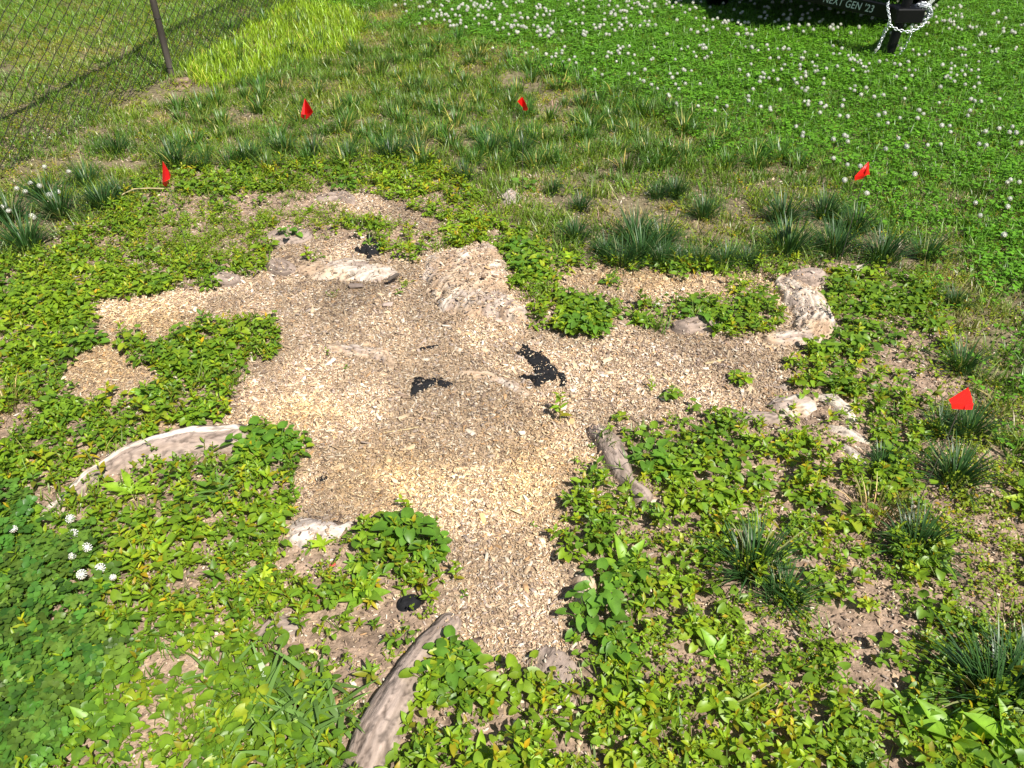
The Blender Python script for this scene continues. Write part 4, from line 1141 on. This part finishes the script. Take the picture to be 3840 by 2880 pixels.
# ------------------------------------------------------------------ small litter, each a thing
M_STALK = mat('dry_stalk', (.50, .40, .22), .8, vary=.3, vscale=80)
def rod(name, pts, r, label, cat, m, lift=.004):
    P = []
    for (u, v, h) in pts:
        gx_, gy_ = d2g(u, v, h); P.append([float(gx_), float(gy_), h])
    xs_ = np.array([p[0] for p in P]); ys_ = np.array([p[1] for p in P]); zs_ = surf(xs_, ys_)
    for p, zz_ in zip(P, zs_): p[2] += zz_ + lift
    c = np.array(P).mean(0)
    v_, f_, _ = tube([np.array(p) - c for p in P], r, 6)
    o = link(name, new_mesh(name, v_, f_, None, True, [m]), None, tuple(c)); tag(o, label, cat)
rod('dry_stalk', [(243,460,.02),(255,440,.03),(268,425,.05),(290,412,.06),(320,408,.07),(355,408,.06)], .0028, 'long bent dry stalk lying beside the left flag', 'stalk', M_STALK)
M_TWIG = mat('twig', (.16, .11, .08), .8, vary=.4, vscale=90)
for i, (p, r_, lb) in enumerate([([(1090,985,0),(1105,1000,0),(1115,1012,0)], .0015, 'thin dark twig on the middle chips'), ([(830,945,0),(880,938,0),(905,932,0)], .002, 'pale straight twig on the left chips'),
        ([(1430,820,0),(1450,842,0),(1470,852,0)], .004, 'pale splinter stick on the right chips'), ([(1520,800,0),(1560,792,0)], .004, 'yellowish wood splinter on the right chips'),
        ([(1210,1385,.0),(1250,1382,0),(1280,1384,0)], .0022, 'grey twig beside the bark slab'), ([(985,1240,0),(995,1200,0)], .0015, 'reddish twig on the chip tongue')]):
    rod('twig', p, r_, lb, 'twig', M_TWIG if i in (0, 4, 5) else M_STALK)
def flake(name, uv, L, W, T, colr, label, cat, rz):
    V, F, C = T_chip(.3); V = V * np.array([L, W, T])
    m = mat(name, colr, .8, vary=.15, vscale=90)
    F = np.vstack([F, [(3, 2, 1, 0)]])
    me = new_mesh(name, V, F, None, False, [m])
    o = place(name, me, uv[0], uv[1], 1, label, cat, None, rz); o.location.z += .006
    b = o.modifiers.new('b', 'BEVEL'); b.width = T * .3; b.segments = 2
flake('bark_chip', (1420, 664), .045, .026, .008, (.78, .72, .62), 'large white wood chip by the right leaf clump', 'wood chip', .5)
flake('bark_chip', (1045, 608), .02, .016, .018, (.22, .15, .10), 'dark brown nut sized lump on the stump top', 'wood chip', .3)
flake('bark_chip', (850, 605), .06, .02, .015, (.10, .08, .065), 'dark bark sliver in the rear chips', 'bark', .9)
flake('bark_chip', (770, 622), .07, .03, .01, (.22, .17, .14), 'brown bark plate in the rear chips', 'bark', .1)
flake('bark_chip', (837, 662), .04, .025, .01, (.48, .38, .32), 'pink grey wood block in the rear chips', 'wood chip', .1)
flake('bark_chip', (1180, 990), .02, .014, .003, (.72, .66, .36), 'yellow leaf fleck on the middle chips', 'leaf', .9)
flake('bark_chip', (1128, 940), .02, .014, .008, (.75, .66, .52), 'pale chunk on the middle chips', 'wood chip', .2)
flake('petal', (720, 1224), .018, .013, .003, (.72, .10, .08), 'red petal in the lower weeds', 'petal', .9)
flake('fallen_leaf', (687, 1292), .03, .014, .003, (.6, .16, .08), 'red brown leaf in the lower weeds', 'leaf', 1.3)
flake('fallen_leaf', (1538, 1415), .026, .016, .003, (.5, .33, .18), 'tan dead leaf in the right lower weeds', 'leaf', 1.4)
flake('feather', (559, 78), .06, .03, .006, (.8, .8, .76), 'small white scrap in the grass near the fence', 'scrap', .9)
